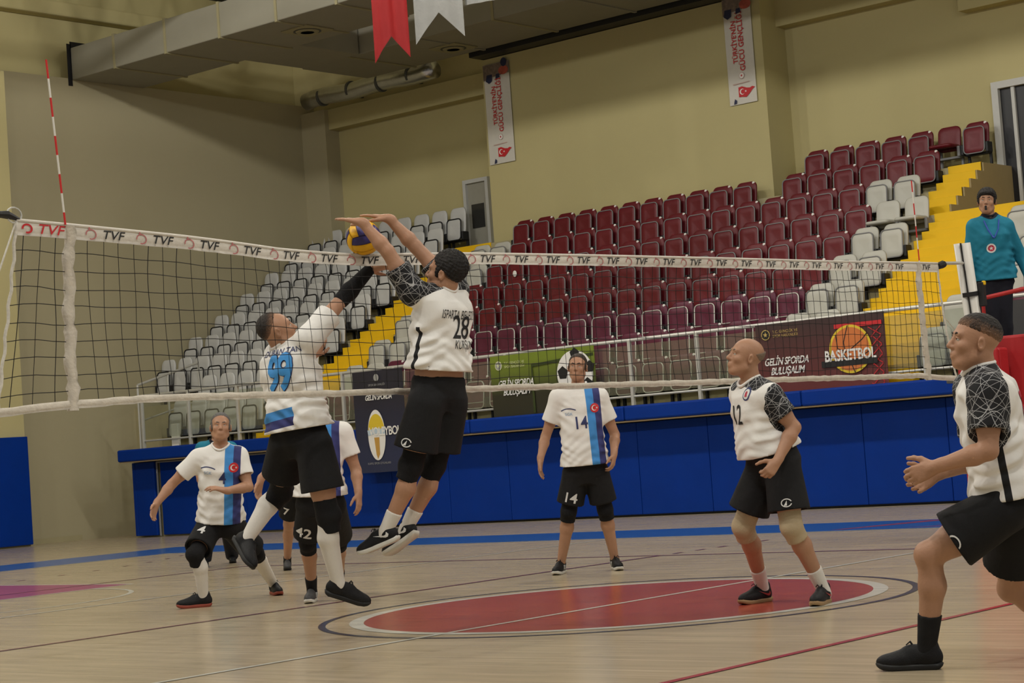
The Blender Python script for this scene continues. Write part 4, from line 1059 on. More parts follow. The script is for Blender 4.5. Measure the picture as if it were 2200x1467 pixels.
    # head
    Hd = [(Ell(hp(0, -.014, .036), np.array([.077, .098, .083])*hs, HA), .02), (Ell(hp(0, .018, -.028), np.array([.063, .074, .088])*hs, HA), .03),
          (Ell(hp(0, .056, -.094), np.array([.03, .028, .023])*hs, HA), .025), (Cap(hp(.05, .0, -.06), hp(.022, .055, -.092), .022*hs), .025), (Cap(hp(-.05, .0, -.06), hp(-.022, .055, -.092), .022*hs), .025),
          (Cap(hp(-.038, .073, .03), hp(.038, .073, .03), .014*hs), .015), (Ell(hp(.043, .06, -.02), np.array([.02, .022, .02])*hs, HA), .02), (Ell(hp(-.043, .06, -.02), np.array([.02, .022, .02])*hs, HA), .02),
          (Cap(hp(0, .086, .014), hp(0, .107, -.022), .009*hs, .0125*hs), .008), (Ell(hp(.011, .095, -.027), np.array([.0095, .012, .0085])*hs, HA), .006), (Ell(hp(-.011, .095, -.027), np.array([.0095, .012, .0085])*hs, HA), .006),
          (Ell(hp(0, .078, -.06), np.array([.028, .02, .022])*hs, HA), .015), (Cap(hp(-.016, .089, -.0555), hp(.016, .089, -.0555), .0058*hs), .008), (Cap(hp(-.013, .0885, -.066), hp(.013, .0885, -.066), .0062*hs), .008)]
    for p, k in Hd: B.append((p, k, False))
    for q in (1, -1):
        B.append((Ell(hp(.031*q, .097, .01), np.array([.017, .014, .0105])*hs, HA), .01, True))
        ea = np.array([unit(hR*q*.85-hF*.5), unit(hF*.85+hR*q*.5), hU]); B.append((Ell(hp(.083*q, -.008, -.006), np.array([.011, .02, .032])*hs, ea), .006, False))
        B.append((Ell(hp(.093*q, -.004, -.004), np.array([.007, .011, .018])*hs, ea), .005, True))
    B.append((Cap(hp(-.018, .0975, -.0608), hp(.018, .0975, -.0608), .0022*hs), .004, True))
    body, BV, BQ = field_mesh('body', B, sp.get('h', .006), SKN, E)
    # eyes, brows, lips
    fc = hd.get('face', True)
    if fc:
        hairc = hd.get('hair', (.012, .01, .009)); m_hair = mat(hd.get('hname', 'dark hair'), hairc, .6, .35, .5, 60, .8, 120)
        for q in (1, -1):
            ey = obj('eye', *sphere(hp(.031*q, .0755, .010), .0118*hs, 12, 8), m_eye, E, True)
            lk = unit(hF+np.array(hd.get('look', (0, 0, 0)))); obj('iris', *sphere(hp(.031*q, .0755, .010)+lk*.0068*hs, .0064*hs, 10, 6), m_iris, ey, True)
            MB().tube([hp(.012*q, .0885, .03), hp(.03*q, .0895, .0355), hp(.05*q, .076, .03)], [.003*hs, .0042*hs, .0025*hs], 6).build('eyebrow', m_hair, E, True)
            MB().tube([hp(.0165*q, .0835, .0115), hp(.031*q, .0878, .0158), hp(.046*q, .077, .0115)], [.0025*hs, .0042*hs, .0025*hs], 6).build('eyelid', SKN, E, True)
        MB().tube([hp(-.023, .0855, -.0605), hp(-.01, .0935, -.057), hp(0, .0945, -.0575), hp(.01, .0935, -.057), hp(.023, .0855, -.0605), hp(.01, .0925, -.0655), hp(0, .093, -.066), hp(-.01, .0925, -.0655), hp(-.023, .0855, -.0605)], .003*hs, 6).build('lips', m_lip, E, True)
    # hair
    hst = hd.get('style', 'short')
    if hst:
        m_hair = hair_mat(hd.get('hname', 'dark hair'), hd.get('hair', (.012, .01, .009)), sp.get('skin', (.40, .215, .125)), hd.get('fade', .018))
        th = hd.get('thick', .012)
        bk_ = hd.get('back', .026)
        top = Ell(hp(0, -.014-bk_*.55, .04+bk_*.3), np.array([.0775+th*.75, .0985-bk_*.35+th*.8, .081+th])*hs, HA)
        p0, p1 = hd.get('line', ((.082, .072), (-.085, -.062)))     # hairline from forehead to nape (y, z)
        nv = np.array([-(p1[1]-p0[1]), p1[0]-p0[0]]); nv = unit(nv); nv = nv if nv[1] < 0 else -nv
        Pm = [(top, .01, False)]; cut_ = (hp(0, *p0), hF*nv[0]+hU*nv[1])
        class Under:
            lo, hi = top.lo-.1, top.hi+.1
            def __call__(s_, X, Y, Z): p, n = cut_; return -((X-p[0])*n[0]+(Y-p[1])*n[1]+(Z-p[2])*n[2])
        Pm.append((Under(), hd.get('soft', .035), True))
        if hst == 'fringe':
            Pm.append((Ell(hp(0, .0, .09), np.array([.12, .12, .075])*hs, HA), .01, True)); Pm.append((Ell(hp(0, .09, .0), np.array([.12, .085, .2])*hs, HA), .01, True))
        else:
            for q in (1, -1):
                if hd.get('burn', True): Pm.append((Ell(hp(.071*q, .018, .012), np.array([.008+th*.5, .018, .036])*hs, HA), .012, False))
                Pm.append((Ell(hp(.09*q, -.006, -.012), np.array([.03, .022, .028])*hs, HA), .01, True))
            if hst == 'mop': Pm += [(Ell(hp(.02*q, .066, .078), np.array([.045, .03, .02])*hs, HA), .015, False) for q in (1, -.9)]
        def ruff(V):
            q = V-hp(0, -.02, .03); rr = np.linalg.norm(q, axis=1, keepdims=True); x_, y_, z_ = q@hR, q@hF, q@hU
            n_ = np.sin(x_*420+3*np.sin(y_*60+z_*40))*.4+np.sin(y_*230+x_*260+4*np.sin(z_*50))*.35+np.sin(z_*300-y_*90+2*np.sin(x_*70))*.35
            return V+q/rr*(n_*th*.22)[:, None]
        field_mesh('hair', Pm, .004, m_hair, E, [('edge', 'FLOAT', lambda V: np.where((np.abs((V-hc)@hR) > .058*hs) & ((V-hc)@hF > 0) | (hst == 'mop'), .06, -((V-cut_[0])@cut_[1])))], ruff)
    if sp.get('arm_sleeve'):
        s = sp['arm_sleeve']; a_, w_ = J['el'+s]+(J['sh'+s]-J['el'+s])*.08, J['wr'+s]; dq = unit(w_-a_)
        field_mesh('arm_sleeve', [(Cap(J['el'+s], J['el'+s]*.7+w_*.3, .047*g, .05*g).clip(a_, -dq), .02, False), (Cap(J['el'+s]*.7+w_*.3, w_+dq*.05, .05*g, .033).clip(w_+dq*.02, dq), .02, False)], .007, m_knee, E)
    # ---------------- shirt
    hem = sp.get('hem', -.03); so = sp.get('loose', .022); sleeve = sp.get('sleeve', .62); h2 = .0075 if D0 < 13 else .009
    Sm = shirt_mat(sp['shirt'][0], sp['shirt'][1]); sd_ = len(sp['label']) % 7
    stt = [(hem, .165*g+so+.022, .122*g+so+.02+belly*.55, belly*.5), (hem+.08, .163*g+so+.012, .12*g+so+.012+belly*.6, belly*.5), (.2*Lt/.5, .155*g+so, .115*g+so+belly*.5, belly*.45), (.35*Lt/.5, .168*g+so*.8, .122*g+so*.7, .01), (.44*Lt/.5, .15*g+so*.6, .102*g+so*.5, 0), (Lt-.005, .085, .07, 0), (Lt+.02, .07, .062, 0)]
    Pm = [(Tube(J['pel'], Rv, Fv, U, stt, 2.3, sp.get('fold', .0065), sd_), .03, False)]
    ends = {}
    for s, q in (('R', 1), ('L', -1)):
        sh, el = J['sh'+s], J['el'+s]; ad = unit(el-sh); e = sh+(el-sh)*sleeve; La = np.linalg.norm(e-sh); ends[s] = e
        Pm.append((Cap(J['neck']-U*.05+Rv*q*.045, sh, .07*g, .073*g), .05, False)); Pm.append((Ell(J['neck']-U*.13+Rv*q*.09-Fv*.02, np.array([.1, .1, .11])*g, np.array([Rv, Fv, U])), .04, False))
        if sleeve > 1:
            wr = J['wr'+s]; wd = unit(wr-el); Pm.append((Cap(sh, el, .074*g, .058*g), .03, False)); Pm.append((Cap(el, wr+wd*.03, .058*g, .045).clip(wr, wd), .03, False))
        else:
            Pm.append((Cap(sh-ad*.01, e+ad*.05, .073*g, sp.get('slw', .078)*g).clip(e, ad), .04, False))
            Pm.append((Cap(e-ad*.01, e+ad*.05, .073*g-.014).clip(e-ad*.025, -ad), .004, True))
    Pm.append((Tube(J['pel'], Rv, Fv, U, [(hem-.05, stt[0][1]-.02, stt[0][2]-.02, stt[0][3]), (hem+.035, stt[1][1]-.02, stt[1][2]-.02, stt[1][3])], 2.3), .004, True))
    nk = sp.get('collar', .066); nd = unit(hp(0, -.03, -.05)-J['neck']); Pm.append((Cap(J['neck']-U*.004+Fv*.012, J['neck']+nd*.12+Fv*.012, nk, nk), .008, True))
    locf = lambda V: np.stack([(V-J['pel'])@Rv, (V-J['pel'])@Fv, (V-J['pel'])@U], 1)
    def slvf(V):
        r = np.full(len(V), 9.)
        if sp['shirt'][1] == 'polo': return np.linalg.norm((V-J['neck'])-np.outer((V-J['neck'])@nd, nd), axis=1)-.088+np.where((V-J['neck'])@nd < -.06, 1, 0)
        for s, q in (('R', 1), ('L', -1)):
            ch = [J['neck']+Rv*q*.02-U*.0, J['sh'+s], ends[s]]; rad = sp.get('slvr', [.075, .092, .125])
            for i in range(2):
                a, b_ = ch[i], ch[i+1]; ba = b_-a; t = np.clip((V-a)@ba/(ba@ba), 0, 1); d = np.linalg.norm(V-a-np.outer(t, ba), axis=1)-(rad[i]+(rad[i+1]-rad[i])*t); r = np.minimum(r, d)
        return r
    shirt, SV, SQ = field_mesh('shirt', Pm, h2, Sm, E, [('loc', 'FLOAT_VECTOR', locf), ('slv', 'FLOAT', slvf)])
    sb = BVHTree.FromPolygons([tuple(v) for v in SV], [tuple(int(i) for i in q) for q in SQ])
    ax_ = unit(nd); e1 = unit(Rv-ax_*(Rv@ax_)); e2 = np.cross(ax_, e1); q_ = SV-(J['neck']+Fv*.012); hq = q_@ax_; rq_ = np.hypot(q_@e1, q_@e2); an_ = np.arctan2(q_@e2, q_@e1)
    ok_ = (rq_ > nk-.004) & (rq_ < nk+.014) & (hq > -.09) & (hq < .1); nb_ = 24; hs_ = []
    for i in range(nb_):
        a0 = -math.pi+2*math.pi*i/nb_; mk = ok_ & (np.abs(np.angle(np.exp(1j*(an_-a0)))) < .22); hs_.append(hq[mk].max() if mk.any() else np.nan)
    hs_ = np.array(hs_); hs_[np.isnan(hs_)] = np.nanmedian(hs_) if not np.isnan(hs_).all() else 0.; hs_ = np.array([np.mean(np.take(hs_, range(i-2, i+3), mode='wrap')) for i in range(nb_)])
    cp_ = [J['neck']+Fv*.012+ax_*hs_[i % nb_]+(e1*math.cos(-math.pi+2*math.pi*i/nb_)+e2*math.sin(-math.pi+2*math.pi*i/nb_))*(nk+.004) for i in range(nb_+1)]
    MB().tube(cp_, .0095, 8, False).build('collar', m_trou if sp['shirt'][1] == 'polo' else mat('white knit collar', WHITE, .8, .2), shirt, True)
    for (kind, x, z, side, size, mt, extra) in sp.get('prints', []):
        out = Fv*(1 if side == 'f' else -1)
        if isinstance(side, (tuple, list)): out = unit(Fv*side[0]+Rv*side[1])
        ex = unit(np.cross(U, out)); c = J['pel']+U*z+Rv*x
        if kind == 'text':
            V, F = glyphs(extra[0], size, extra[1], extra[2] if len(extra) > 2 else 0, extra[3] if len(extra) > 3 else 1); V = V*np.array([extra[4] if len(extra) > 4 else 1, 1]); decal('number' if any(ch.isdigit() for ch in extra[0]) else 'lettering', V, F, sb, c, ex, U, out, mt, shirt, extra[5] if len(extra) > 5 else .0035)
        elif kind == 'poly': decal('emblem', np.array(extra), [tuple(range(len(extra)))], sb, c, ex, U, out, mt, shirt, size)
    # ---------------- shorts / trousers
    wst = sp.get('waist', .11); cut = sp.get('cut', .8); flare = sp.get('flare', .118)
    lower = sp.get('lower', 'shorts')
    Pm = [(Tube(J['pel'], Rv, Fv, U, [(-.13, .12*g, .1*g, 0), (-.05, .178*g, .132*g, 0), (.04, .17*g, .125*g+belly*.3, belly*.3), (wst, .158*g, .117*g+belly*.4, belly*.4)], 2.3, .003, 2), .03, False)]
    for s, q in (('R', 1), ('L', -1)):
        hi, kn, an = J['hip'+s], J['knee'+s], J['ank'+s]; td = unit(kn-hi)
        if lower == 'shorts':
            e = hi+(kn-hi)*cut; Pm.append((Cap(hi, e+td*.06, .108*g, flare*g).clip(e, td), .035, False)); Lq = np.linalg.norm(e+td*.06-hi); rq = (.108+(flare-.108)*max(0, (Lq-.09)/Lq))*g-.017; Pm.append((Cap(e-td*.01, e+td*.06, rq).clip(e-td*.03, -td), .004, True))
        else:
            Pm.append((Cap(hi, kn, .105*g, .085*g), .03, False)); Pm.append((Cap(kn, an, .085*g, .078*g).clip(an, unit(an-kn)), .03, False))
    shorts, HV, HQ = field_mesh('shorts' if lower == 'shorts' else 'trousers', Pm, h2, m_short if lower == 'shorts' else m_trou, E)
    hb = BVHTree.FromPolygons([tuple(v) for v in HV], [tuple(int(i) for i in q) for q in HQ])
    for (kind, s, fr, lat, size, mt, extra, outv) in sp.get('sprints', []):
        hi, kn = J['hip'+s], J['knee'+s]; up = unit(hi-kn); out = camvec(*outv); out = unit(out-up*(out@up)); ex = unit(np.cross(up, out)); c = hi+(kn-hi)*fr+ex*lat
        if kind == 'text': V, F = glyphs(extra[0], size, extra[1]); decal('number', V, F, hb, c, ex, up, out, mt, shorts, .004)
        else:
            A = np.linspace(.3, 6.0, 18); rg_ = [(size*math.cos(a), size*.8*math.sin(a)) for a in A]+[(size*.8*math.cos(a), size*.62*math.sin(a)) for a in A[::-1]]
            decal('emblem', np.array(rg_), [tuple(range(len(rg_)))], hb, c, ex, up, out, mt, shorts, .004); V = np.array([(-size*.55, -size*.5), (size*.1, size*.45), (size*.05, -size*.5)]); decal('emblem', V, [(0, 1, 2)], hb, c, ex, up, out, mt, shorts, .004)
    # ---------------- knee sleeves, socks, shoes
    for s in 'RL':
        hi, kn, an = J['hip'+s], J['knee'+s], J['ank'+s]; td, cd_ = unit(kn-hi), unit(an-kn); hz, tz, fd, up = feet[s]
        bk = unit(-fd-cd_*(-fd@cd_))
        if lower == 'shorts' and sp.get('knee', 'black'):
            u_, l_ = sp.get('kspan', (.1, .1)); P_ = [(Cap(kn-td*(u_+.05), kn, .072*g, .066*g).clip(kn-td*u_, -td), .015, False), (Cap(kn, kn+cd_*(l_+.05), .064*g, .0635*g).clip(kn+cd_*l_, cd_), .02, False)]
            if sp.get('knee') != 'beige': P_.append((Ell(kn-bk*.028, (.056*g, .056*g, .06*g)), .02, False))
            else: P_.append((Ell(kn-bk*.016, (.056*g, .056*g, .06*g)), .02, False))
            field_mesh('knee_pad', P_, .007, m_beige if sp.get('knee') == 'beige' else m_knee, E)
        sk = sp.get('sock', ('white', .25))
        if lower == 'shorts' and sk:
            f0 = 1-sk[1]; tp = kn+(an-kn)*f0; cm = kn*.68+an*.32+bk*.018
            P_ = [(Cap(cm, an, .0605*g, .041).clip(tp, -cd_), .01, False), (Cap(an, an+cd_*.03, .041, .04), .01, False)]
            if f0 < .3: P_.append((Cap(kn, cm, .058*g, .0605*g).clip(tp, -cd_), .02, False))
            field_mesh('sock', P_, .007, m_sockw if sk[0] == 'white' else m_sockb, E)
        so_ = sp.get('shoe', {}); lat = np.cross(fd, up); FA = np.array([fd, lat, up]); k_ = sc
        sp_ = lambda a, b_, c_: hz+(fd*a+lat*b_+up*c_)*k_
        P_ = [(Ell(sp_(.045, 0, .055), np.array([.05, .035, .05])*k_, FA), .02, False), (Ell(sp_(.12, 0, .055), np.array([.09, .036, .045])*k_, FA), .03, False), (Ell(sp_(.205, 0, .04), np.array([.086, .043, .039])*k_, FA), .03, False),
              (Cap(sp_(.06, 0, .07), sp_(.052, 0, .105), .041*k_, .04*k_), .02, False), (Ell(sp_(.125, 0, .085), np.array([.045, .024, .028])*k_, FA), .02, False),
              (Cap(sp_(.062, 0, .112), sp_(.05, 0, .2), .03*k_, .036*k_), .006, True)]
        class Below:
            lo = P_[1][0].lo-.2; hi = P_[1][0].hi+.2
            def __call__(s_, X, Y, Z): return (X-hz[0])*up[0]+(Y-hz[1])*up[1]+(Z-hz[2])*up[2]-.016*k_
        P_.append((Below(), .003, True))
        shoe, ZV, ZQ = field_mesh('shoe', P_, .0055, so_.get('mat', m_shoe), E)
        prof = [(.002, .022), (.02, .034), (.1, .033), (.16, .038), (.22, .043), (.26, .037), (.28, .024), (.289, .008)]
        poly = [(a, -b_) for a, b_ in prof]+[(a, b_) for a, b_ in prof[::-1]]
        mb = MB(); nP = len(poly); rows = [(0, .96), (.006, 1.0), (.018, 1.03), (.026, .98)]; V = []; F = []
        for zz, sc_ in rows:
            for a, b_ in poly:
                lift = .018*max(0, (a-.22)/.075)**2+ (.006 if a < .02 else 0)
                V.append(sp_(.148+(a-.148)*sc_, b_*sc_, zz+lift))
        for i in range(len(rows)-1):
            for j in range(nP): F.append((i*nP+j, i*nP+(j+1) % nP, (i+1)*nP+(j+1) % nP, (i+1)*nP+j))
        F.append(tuple(range(nP-1, -1, -1))); F.append(tuple((len(rows)-1)*nP+j for j in range(nP)))
        obj('sole', V, F, so_.get('sole', m_soleb), shoe, True)
        lc = MB()
        for i in range(4):
            a = .125+.024*i; zt = .106-.012*i-.004*i*i*.5; lc.tube([sp_(a-.008, -.02, zt-.012), sp_(a, 0, zt), sp_(a-.008, .02, zt-.012)], .0035, 5)
        lc.tube([sp_(.12, 0, .105), sp_(.135, .015, .125), sp_(.15, .02, .112)], .003, 5); lc.tube([sp_(.12, 0, .105), sp_(.135, -.015, .125), sp_(.15, -.02, .112)], .003, 5)
        lc.build('lace', so_.get('lace', m_sockb), shoe, True)
        zb = BVHTree.FromPolygons([tuple(v) for v in ZV], [tuple(int(i) for i in q) for q in ZQ]); emb = so_.get('mark')
        if emb:
            for sg in (1, -1):
                ou = lat*sg; ex = fd
                if emb == 'tick': pols = [[(-.05, .022), (-.06, .005), (-.05, -.008), (-.035, -.008), (.045, .026), (-.03, .006), (-.042, .008)]]
                else: pols = [[(-.03+.024*i, -.016), (-.019+.024*i, -.016), (-.029+.024*i, .024), (-.04+.024*i, .024)] for i in range(3)]
                for pl in pols: decal('mark', np.array(pl), [tuple(range(len(pl)))], zb, sp_(.1, 0, .052), ex, up, ou, so_.get('markm', m_white), shoe, .003)
    return E, J, dict(U=U, R=Rv, F=Fv, hp=hp, sb=sb, shirt=shirt)

# ------------------------------------------------------------------ the players and officials
def dpt(P): return float((np.asarray(P, float)-CAM)@_f)
m_num = mat('navy shirt print', (.03, .04, .13), .7); m_numk = mat('black shirt print', (.014, .014, .015), .7); m_numb = mat('azure shirt print', (.05, .28, .66), .6)
m_numr = mat('crimson shirt print', (.45, .02, .05), .6); m_numw = mat('white shorts print', (.68, .68, .66), .6); m_flag = mat('flag red print', (.55, .02, .02), .6); m_logo = mat('pale blue logo print', (.28, .42, .62), .6)
def flag_prints(x, z):
    return [('poly', x, z, 'f', .002, m_flag, disc_poly(0, 0, .04, 20)), ('poly', x, z, 'f', .0032, m_numw, crescent_poly(-.004, 0, .024)), ('poly', x, z, 'f', .0032, m_numw, star_poly(.02, 0, .011))]
def logo_prints(x, z):
    arc = [(-.06+.1*u, .022*math.sin(2.2*u+.3)+.012) for u in np.linspace(0, 1.2, 9)]
    return [('poly', x, z, 'f', .002, m_num, strip_poly(arc, .008)), ('text', x, z-.015, 'f', .035, m_logo, ('SGK', .0))]

# player 14
person(dict(D=17.09, label='person in white shirt number 14 with blue bands standing under the net tape', base=None, h=.0075,
    j=dict(neck=(1241, 830), pel=(1258, 1006), shR=(1200, 855, -.02), shL=(1287, 853, .02), elR=(1172, 938, .02), elL=(1321, 934, .05), wrR=(1161, 986, -.1), wrL=(1319, 976, -.1), hipR=(1236, 1020), hipL=(1282, 1018)),
    kneeR=(1222, 1098, -.05), kneeL=(1300, 1094, -.05), footR=('floor', (1213, 1230), (1190, 1237)), footL=('floor', (1314, 1221), (1339, 1228)),
    handR=dict(tip=(1160, 1032, -.12), n=(.9, 0, .3), curl=.3), handL=dict(tip=(1315, 1012, -.15), n=(-.8, 0, -.3), curl=.55),
    head=dict(c=(1241, 790), f=(-.22, .1, 1), u=(.02, 1, -.1), s=.97, hair=(.035, .025, .018), hname='short brown hair', thick=.008, back=.012, line=((.075, .085), (-.085, -.05)), look=(0, 0, .15)),
    shirt=('white shirt with vertical blue bands', 'bands'), belly=.03, g=1.0, girth=1.04, hem=.035, cut=.78, kspan=(.11, .09), sock=None, skin=(.4, .215, .13),
    shoe=dict(sole=m_solew, mark='bars', markm=m_numw, lace=m_sockb),
    prints=[('text', .02, .4, 'f', .15, m_num, ('14', .012, 0, 1, .85))]+flag_prints(-.115, .52)+logo_prints(.11, .5),
    sprints=[('text', 'R', .58, .02, .12, m_numw, ('14', .014), (-.3, 0, 1))]))

# player 4
person(dict(D=16.32, label='person in white shirt number 4 with grey hair crouching with arms spread', h=.0075,
    j=dict(neck=(474, 960, .0), pel=(474, 1116, .08), shR=(426, 985, .0), shL=(513, 980, .02), elR=(369, 1040, .0), elL=(534, 1046, -.05), wrR=(336, 1082, -.12), wrL=(486, 1054, -.26), hipR=(449, 1132, .06), hipL=(500, 1132, .06)),
    kneeR=(420, 1190, -.2), kneeL=(549, 1186, -.12), footR=('floor', (448, 1303), (386, 1308)), footL=('floor', (566, 1272), (624, 1284)),
    handR=dict(tip=(326, 1112, -.2), n=(.7, 0, .4), curl=.3), handL=dict(tip=(444, 1044, -.32), n=(-.2, -.9, -.2), curl=.35),
    head=dict(c=(474, 918, -.04), f=(.15, .18, 1), u=(-.02, 1, -.15), s=.98, hair=(.12, .115, .11), hname='short grey hair', thick=.007, back=.014, line=((.075, .085), (-.085, -.05)), look=(0, 0, .2)),
    shirt=('white shirt with vertical blue bands', 'bands'), girth=1.0, belly=.01, hem=-.01, cut=.82, kspan=(.1, .1), sock=('white', .95), skin=(.36, .18, .11),
    shoe=dict(sole=m_soler), prints=[('text', -.03, .375, 'f', .14, m_num, ('4', .012, 0, 1, .85))]+flag_prints(-.12, .465)+logo_prints(.09, .435),
    sprints=[('text', 'R', .5, .0, .13, m_numw, ('4', .016), (-.15, 0, 1))]))

# player 42, behind the spiker
person(dict(D=15.42, label='person in black shorts number 42 standing half hidden behind the spiker', h=.0075,
    j=dict(neck=(682, 905), pel=(688, 1072), shR=(645, 930), shL=(736, 930), elR=(592, 990, .05), elL=(765, 1010, .0), wrR=(560, 1030, -.1), wrL=(770, 1060, -.1), hipR=(668, 1088), hipL=(713, 1088)),
    kneeR=(661, 1164, -.06), kneeL=(728, 1162, -.05), footR=('floor', (689, 1284), (646, 1305)), footL=('floor', (722, 1270), (742, 1284)),
    handR=dict(tip=(551, 1072, -.12), n=(.8, 0, .5), curl=.4), handL=dict(tip=(772, 1100, -.15), n=(-.8, 0, -.4), curl=.3),
    head=dict(c=(672, 868), f=(.1, .1, 1), u=(0, 1, -.1), s=.98, thick=.008, line=((.078, .08), (-.085, -.05))),
    shirt=('white shirt with vertical blue bands', 'bands'), girth=1.04, belly=.03, hem=.03, cut=.8, kspan=(.09, .1), sock=('black', .28),
    shoe=dict(mat=m_shoeg, sole=m_solew, mark='bars', markm=m_numw), sprints=[('text', 'R', .52, .0, .13, m_numw, ('42', .016), (-.2, 0, 1))]))

# player behind, mostly hidden
person(dict(D=20.7, label='person in black shorts and grey shoes standing farthest behind the spiker', h=.009,
    j=dict(neck=(650, 905), pel=(643, 1040), shR=(614, 925), shL=(684, 925), elR=(597, 985), elL=(696, 990), wrR=(588, 1036, -.05), wrL=(700, 1040), hipR=(627, 1052), hipL=(660, 1052)),
    kneeR=(620, 1126, -.03), kneeL=(664, 1126, -.03), footR=('floor', (620, 1218), (616, 1231)), footL=('floor', (662, 1226), (668, 1239)),
    handR=dict(tip=(585, 1072), n=(.8, 0, .5)), handL=dict(tip=(702, 1075), n=(-.8, 0, .5)),
    head=dict(c=(650, 874), f=(0, .1, 1), u=(0, 1, 0), s=.95, thick=.008), shirt=('white shirt with vertical blue bands', 'bands'), hem=.02, cut=.72, knee=None, sock=('black', .12), shoe=dict(mat=m_shoeg, sole=m_soleb),
    sprints=[('text', 'R', .45, .0, .13, m_numw, ('7', .016), (-.2, 0, 1))]))

# line judge behind player 4
person(dict(D=23.2, label='person in teal shirt and dark trousers standing behind player number 4', h=.009,
    j=dict(neck=(464, 948), pel=(466, 1070), shR=(434, 964), shL=(496, 964), elR=(427, 1018), elL=(505, 1018), wrR=(440, 1062, -.15), wrL=(494, 1062, -.15), hipR=(452, 1078), hipL=(482, 1078)),
    kneeR=(447, 1144, -.03), kneeL=(490, 1142, -.03), footR=('floor', (442, 1214), (440, 1223)), footL=('floor', (498, 1205), (502, 1213)),
    handR=dict(tip=(458, 1080, -.2), n=(0, -.5, -.5)), handL=dict(tip=(475, 1080, -.2), n=(0, -.5, -.5)),
    head=dict(c=(466, 920), f=(-.1, .05, 1), u=(0, 1, 0), s=.95, thick=.012), shirt=('teal polo shirt', 'polo'), hem=-.02, lower='trousers', sock=None, shoe=dict(mat=m_shoe, sole=m_soleb)))

# spiker
person(dict(D=12.05, label='person leaping to spike in white shirt with azure back number and black arm sleeve', h=.006, armsdown=False,
    j=dict(neck=(614, 744, .04), pel=(646, 936, .02), shR=(664, 728, -.07), shL=(598, 764, .17), elR=(733, 645, .1), elL=(640, 800, .36), wrR=(793, 580, .14), wrL=(672, 764, .4), hipR=(676, 962, -.07), hipL=(616, 957, .08)),
    kneeR=(704, 1108, -.04), kneeL=(602, 1056, .12), footR=('air', (704, 1278, -.02), (786, 1303, .02)), footL=('air', (505, 1168, .2), (532, 1218, .06)),
    handR=dict(tip=(822, 575, .16), n=(.3, -.8, .1), curl=.2, spread=.2), handL=dict(tip=(685, 742, .42), n=(-.3, .2, -.8), curl=.5),
    head=dict(c=(598, 712, .03), f=(.86, .4, -.12), u=(-.42, .86, .05), s=1.0, hair=(.02, .015, .012), hname='cropped dark hair', thick=.006, fade=.045, soft=.05, line=((.04, .1), (-.075, -.075)), burn=False),
    shirt=('white shirt with azure band at the hem', 'hem'), girth=1.06, belly=.0, hem=.04, loose=.03, cut=.62, flare=.13, kspan=(.1, .1), sock=('white', .95), fold=.008, arm_sleeve='R',
    prints=[('text', .035, .385, (-.9, .1), .3, m_num, ('99', .045, .12, .8, .75)), ('text', .035, .385, (-.9, .1), .3, m_numb, ('99', .028, .12, .8, .75, .0085)), ('text', .05, .52, (-.9, .1), .05, m_num, ('DURAN.TAN', .004))]))
# blocker
person(dict(D=11.95, label='person leaping to block in white shirt with black web patterned sleeves and back number 28', h=.006, armsdown=False,
    j=dict(neck=(953, 622, .03), pel=(941, 836, .03), shR=(978, 622, .14), shL=(885, 626, -.1), elR=(893, 530, .16), elL=(833, 540, -.14), wrR=(836, 470, .14), wrL=(778, 478, -.12), hipR=(966, 870, .08), hipL=(914, 872, -.08)),
    kneeR=(934, 1000, .04), kneeL=(884, 1002, .0), footR=('air', (892, 1152, .1), (832, 1196, .2)), footL=('air', (858, 1160, -.06), (772, 1197, .02)),
    handR=dict(tip=(776, 459, .18), n=(-.15, -1, -.1), curl=.1, spread=.2), handL=dict(tip=(725, 468, -.06), n=(-.15, -1, -.1), curl=.08, spread=.2),
    head=dict(c=(956, 588, .0), f=(-.93, .16, -.28), u=(.2, .97, .1), s=1.06, hair=(.012, .01, .009), hname='thick black hair', thick=.02, line=((.085, .07), (-.085, -.07))),
    shirt=('white shirt with black web sleeves', 'web'), girth=1.04, hem=.115, waist=.08, loose=.03, cut=.72, flare=.135, kspan=(.12, .09), sock=('white', .3), fold=.009, shoe=dict(sole=m_solew, mark='tick', markm=m_numw),
    prints=[('text', .045, .375, (-.95, -.1), .2, m_numk, ('28', .006, .05, .95, .75)), ('text', .045, .455, (-.95, -.1), .075, m_numk, ('ISPARTA BELEDİYE', -.003, .12, 1, .5)), ('text', .075, .275, (-.95, -.1), .075, m_numk, ('KURŞUN', -.003, .1, 1, .55))],
    sprints=[('logo', 'L', .62, .0, .035, m_numw, None, (-.5, 0, 1))]))
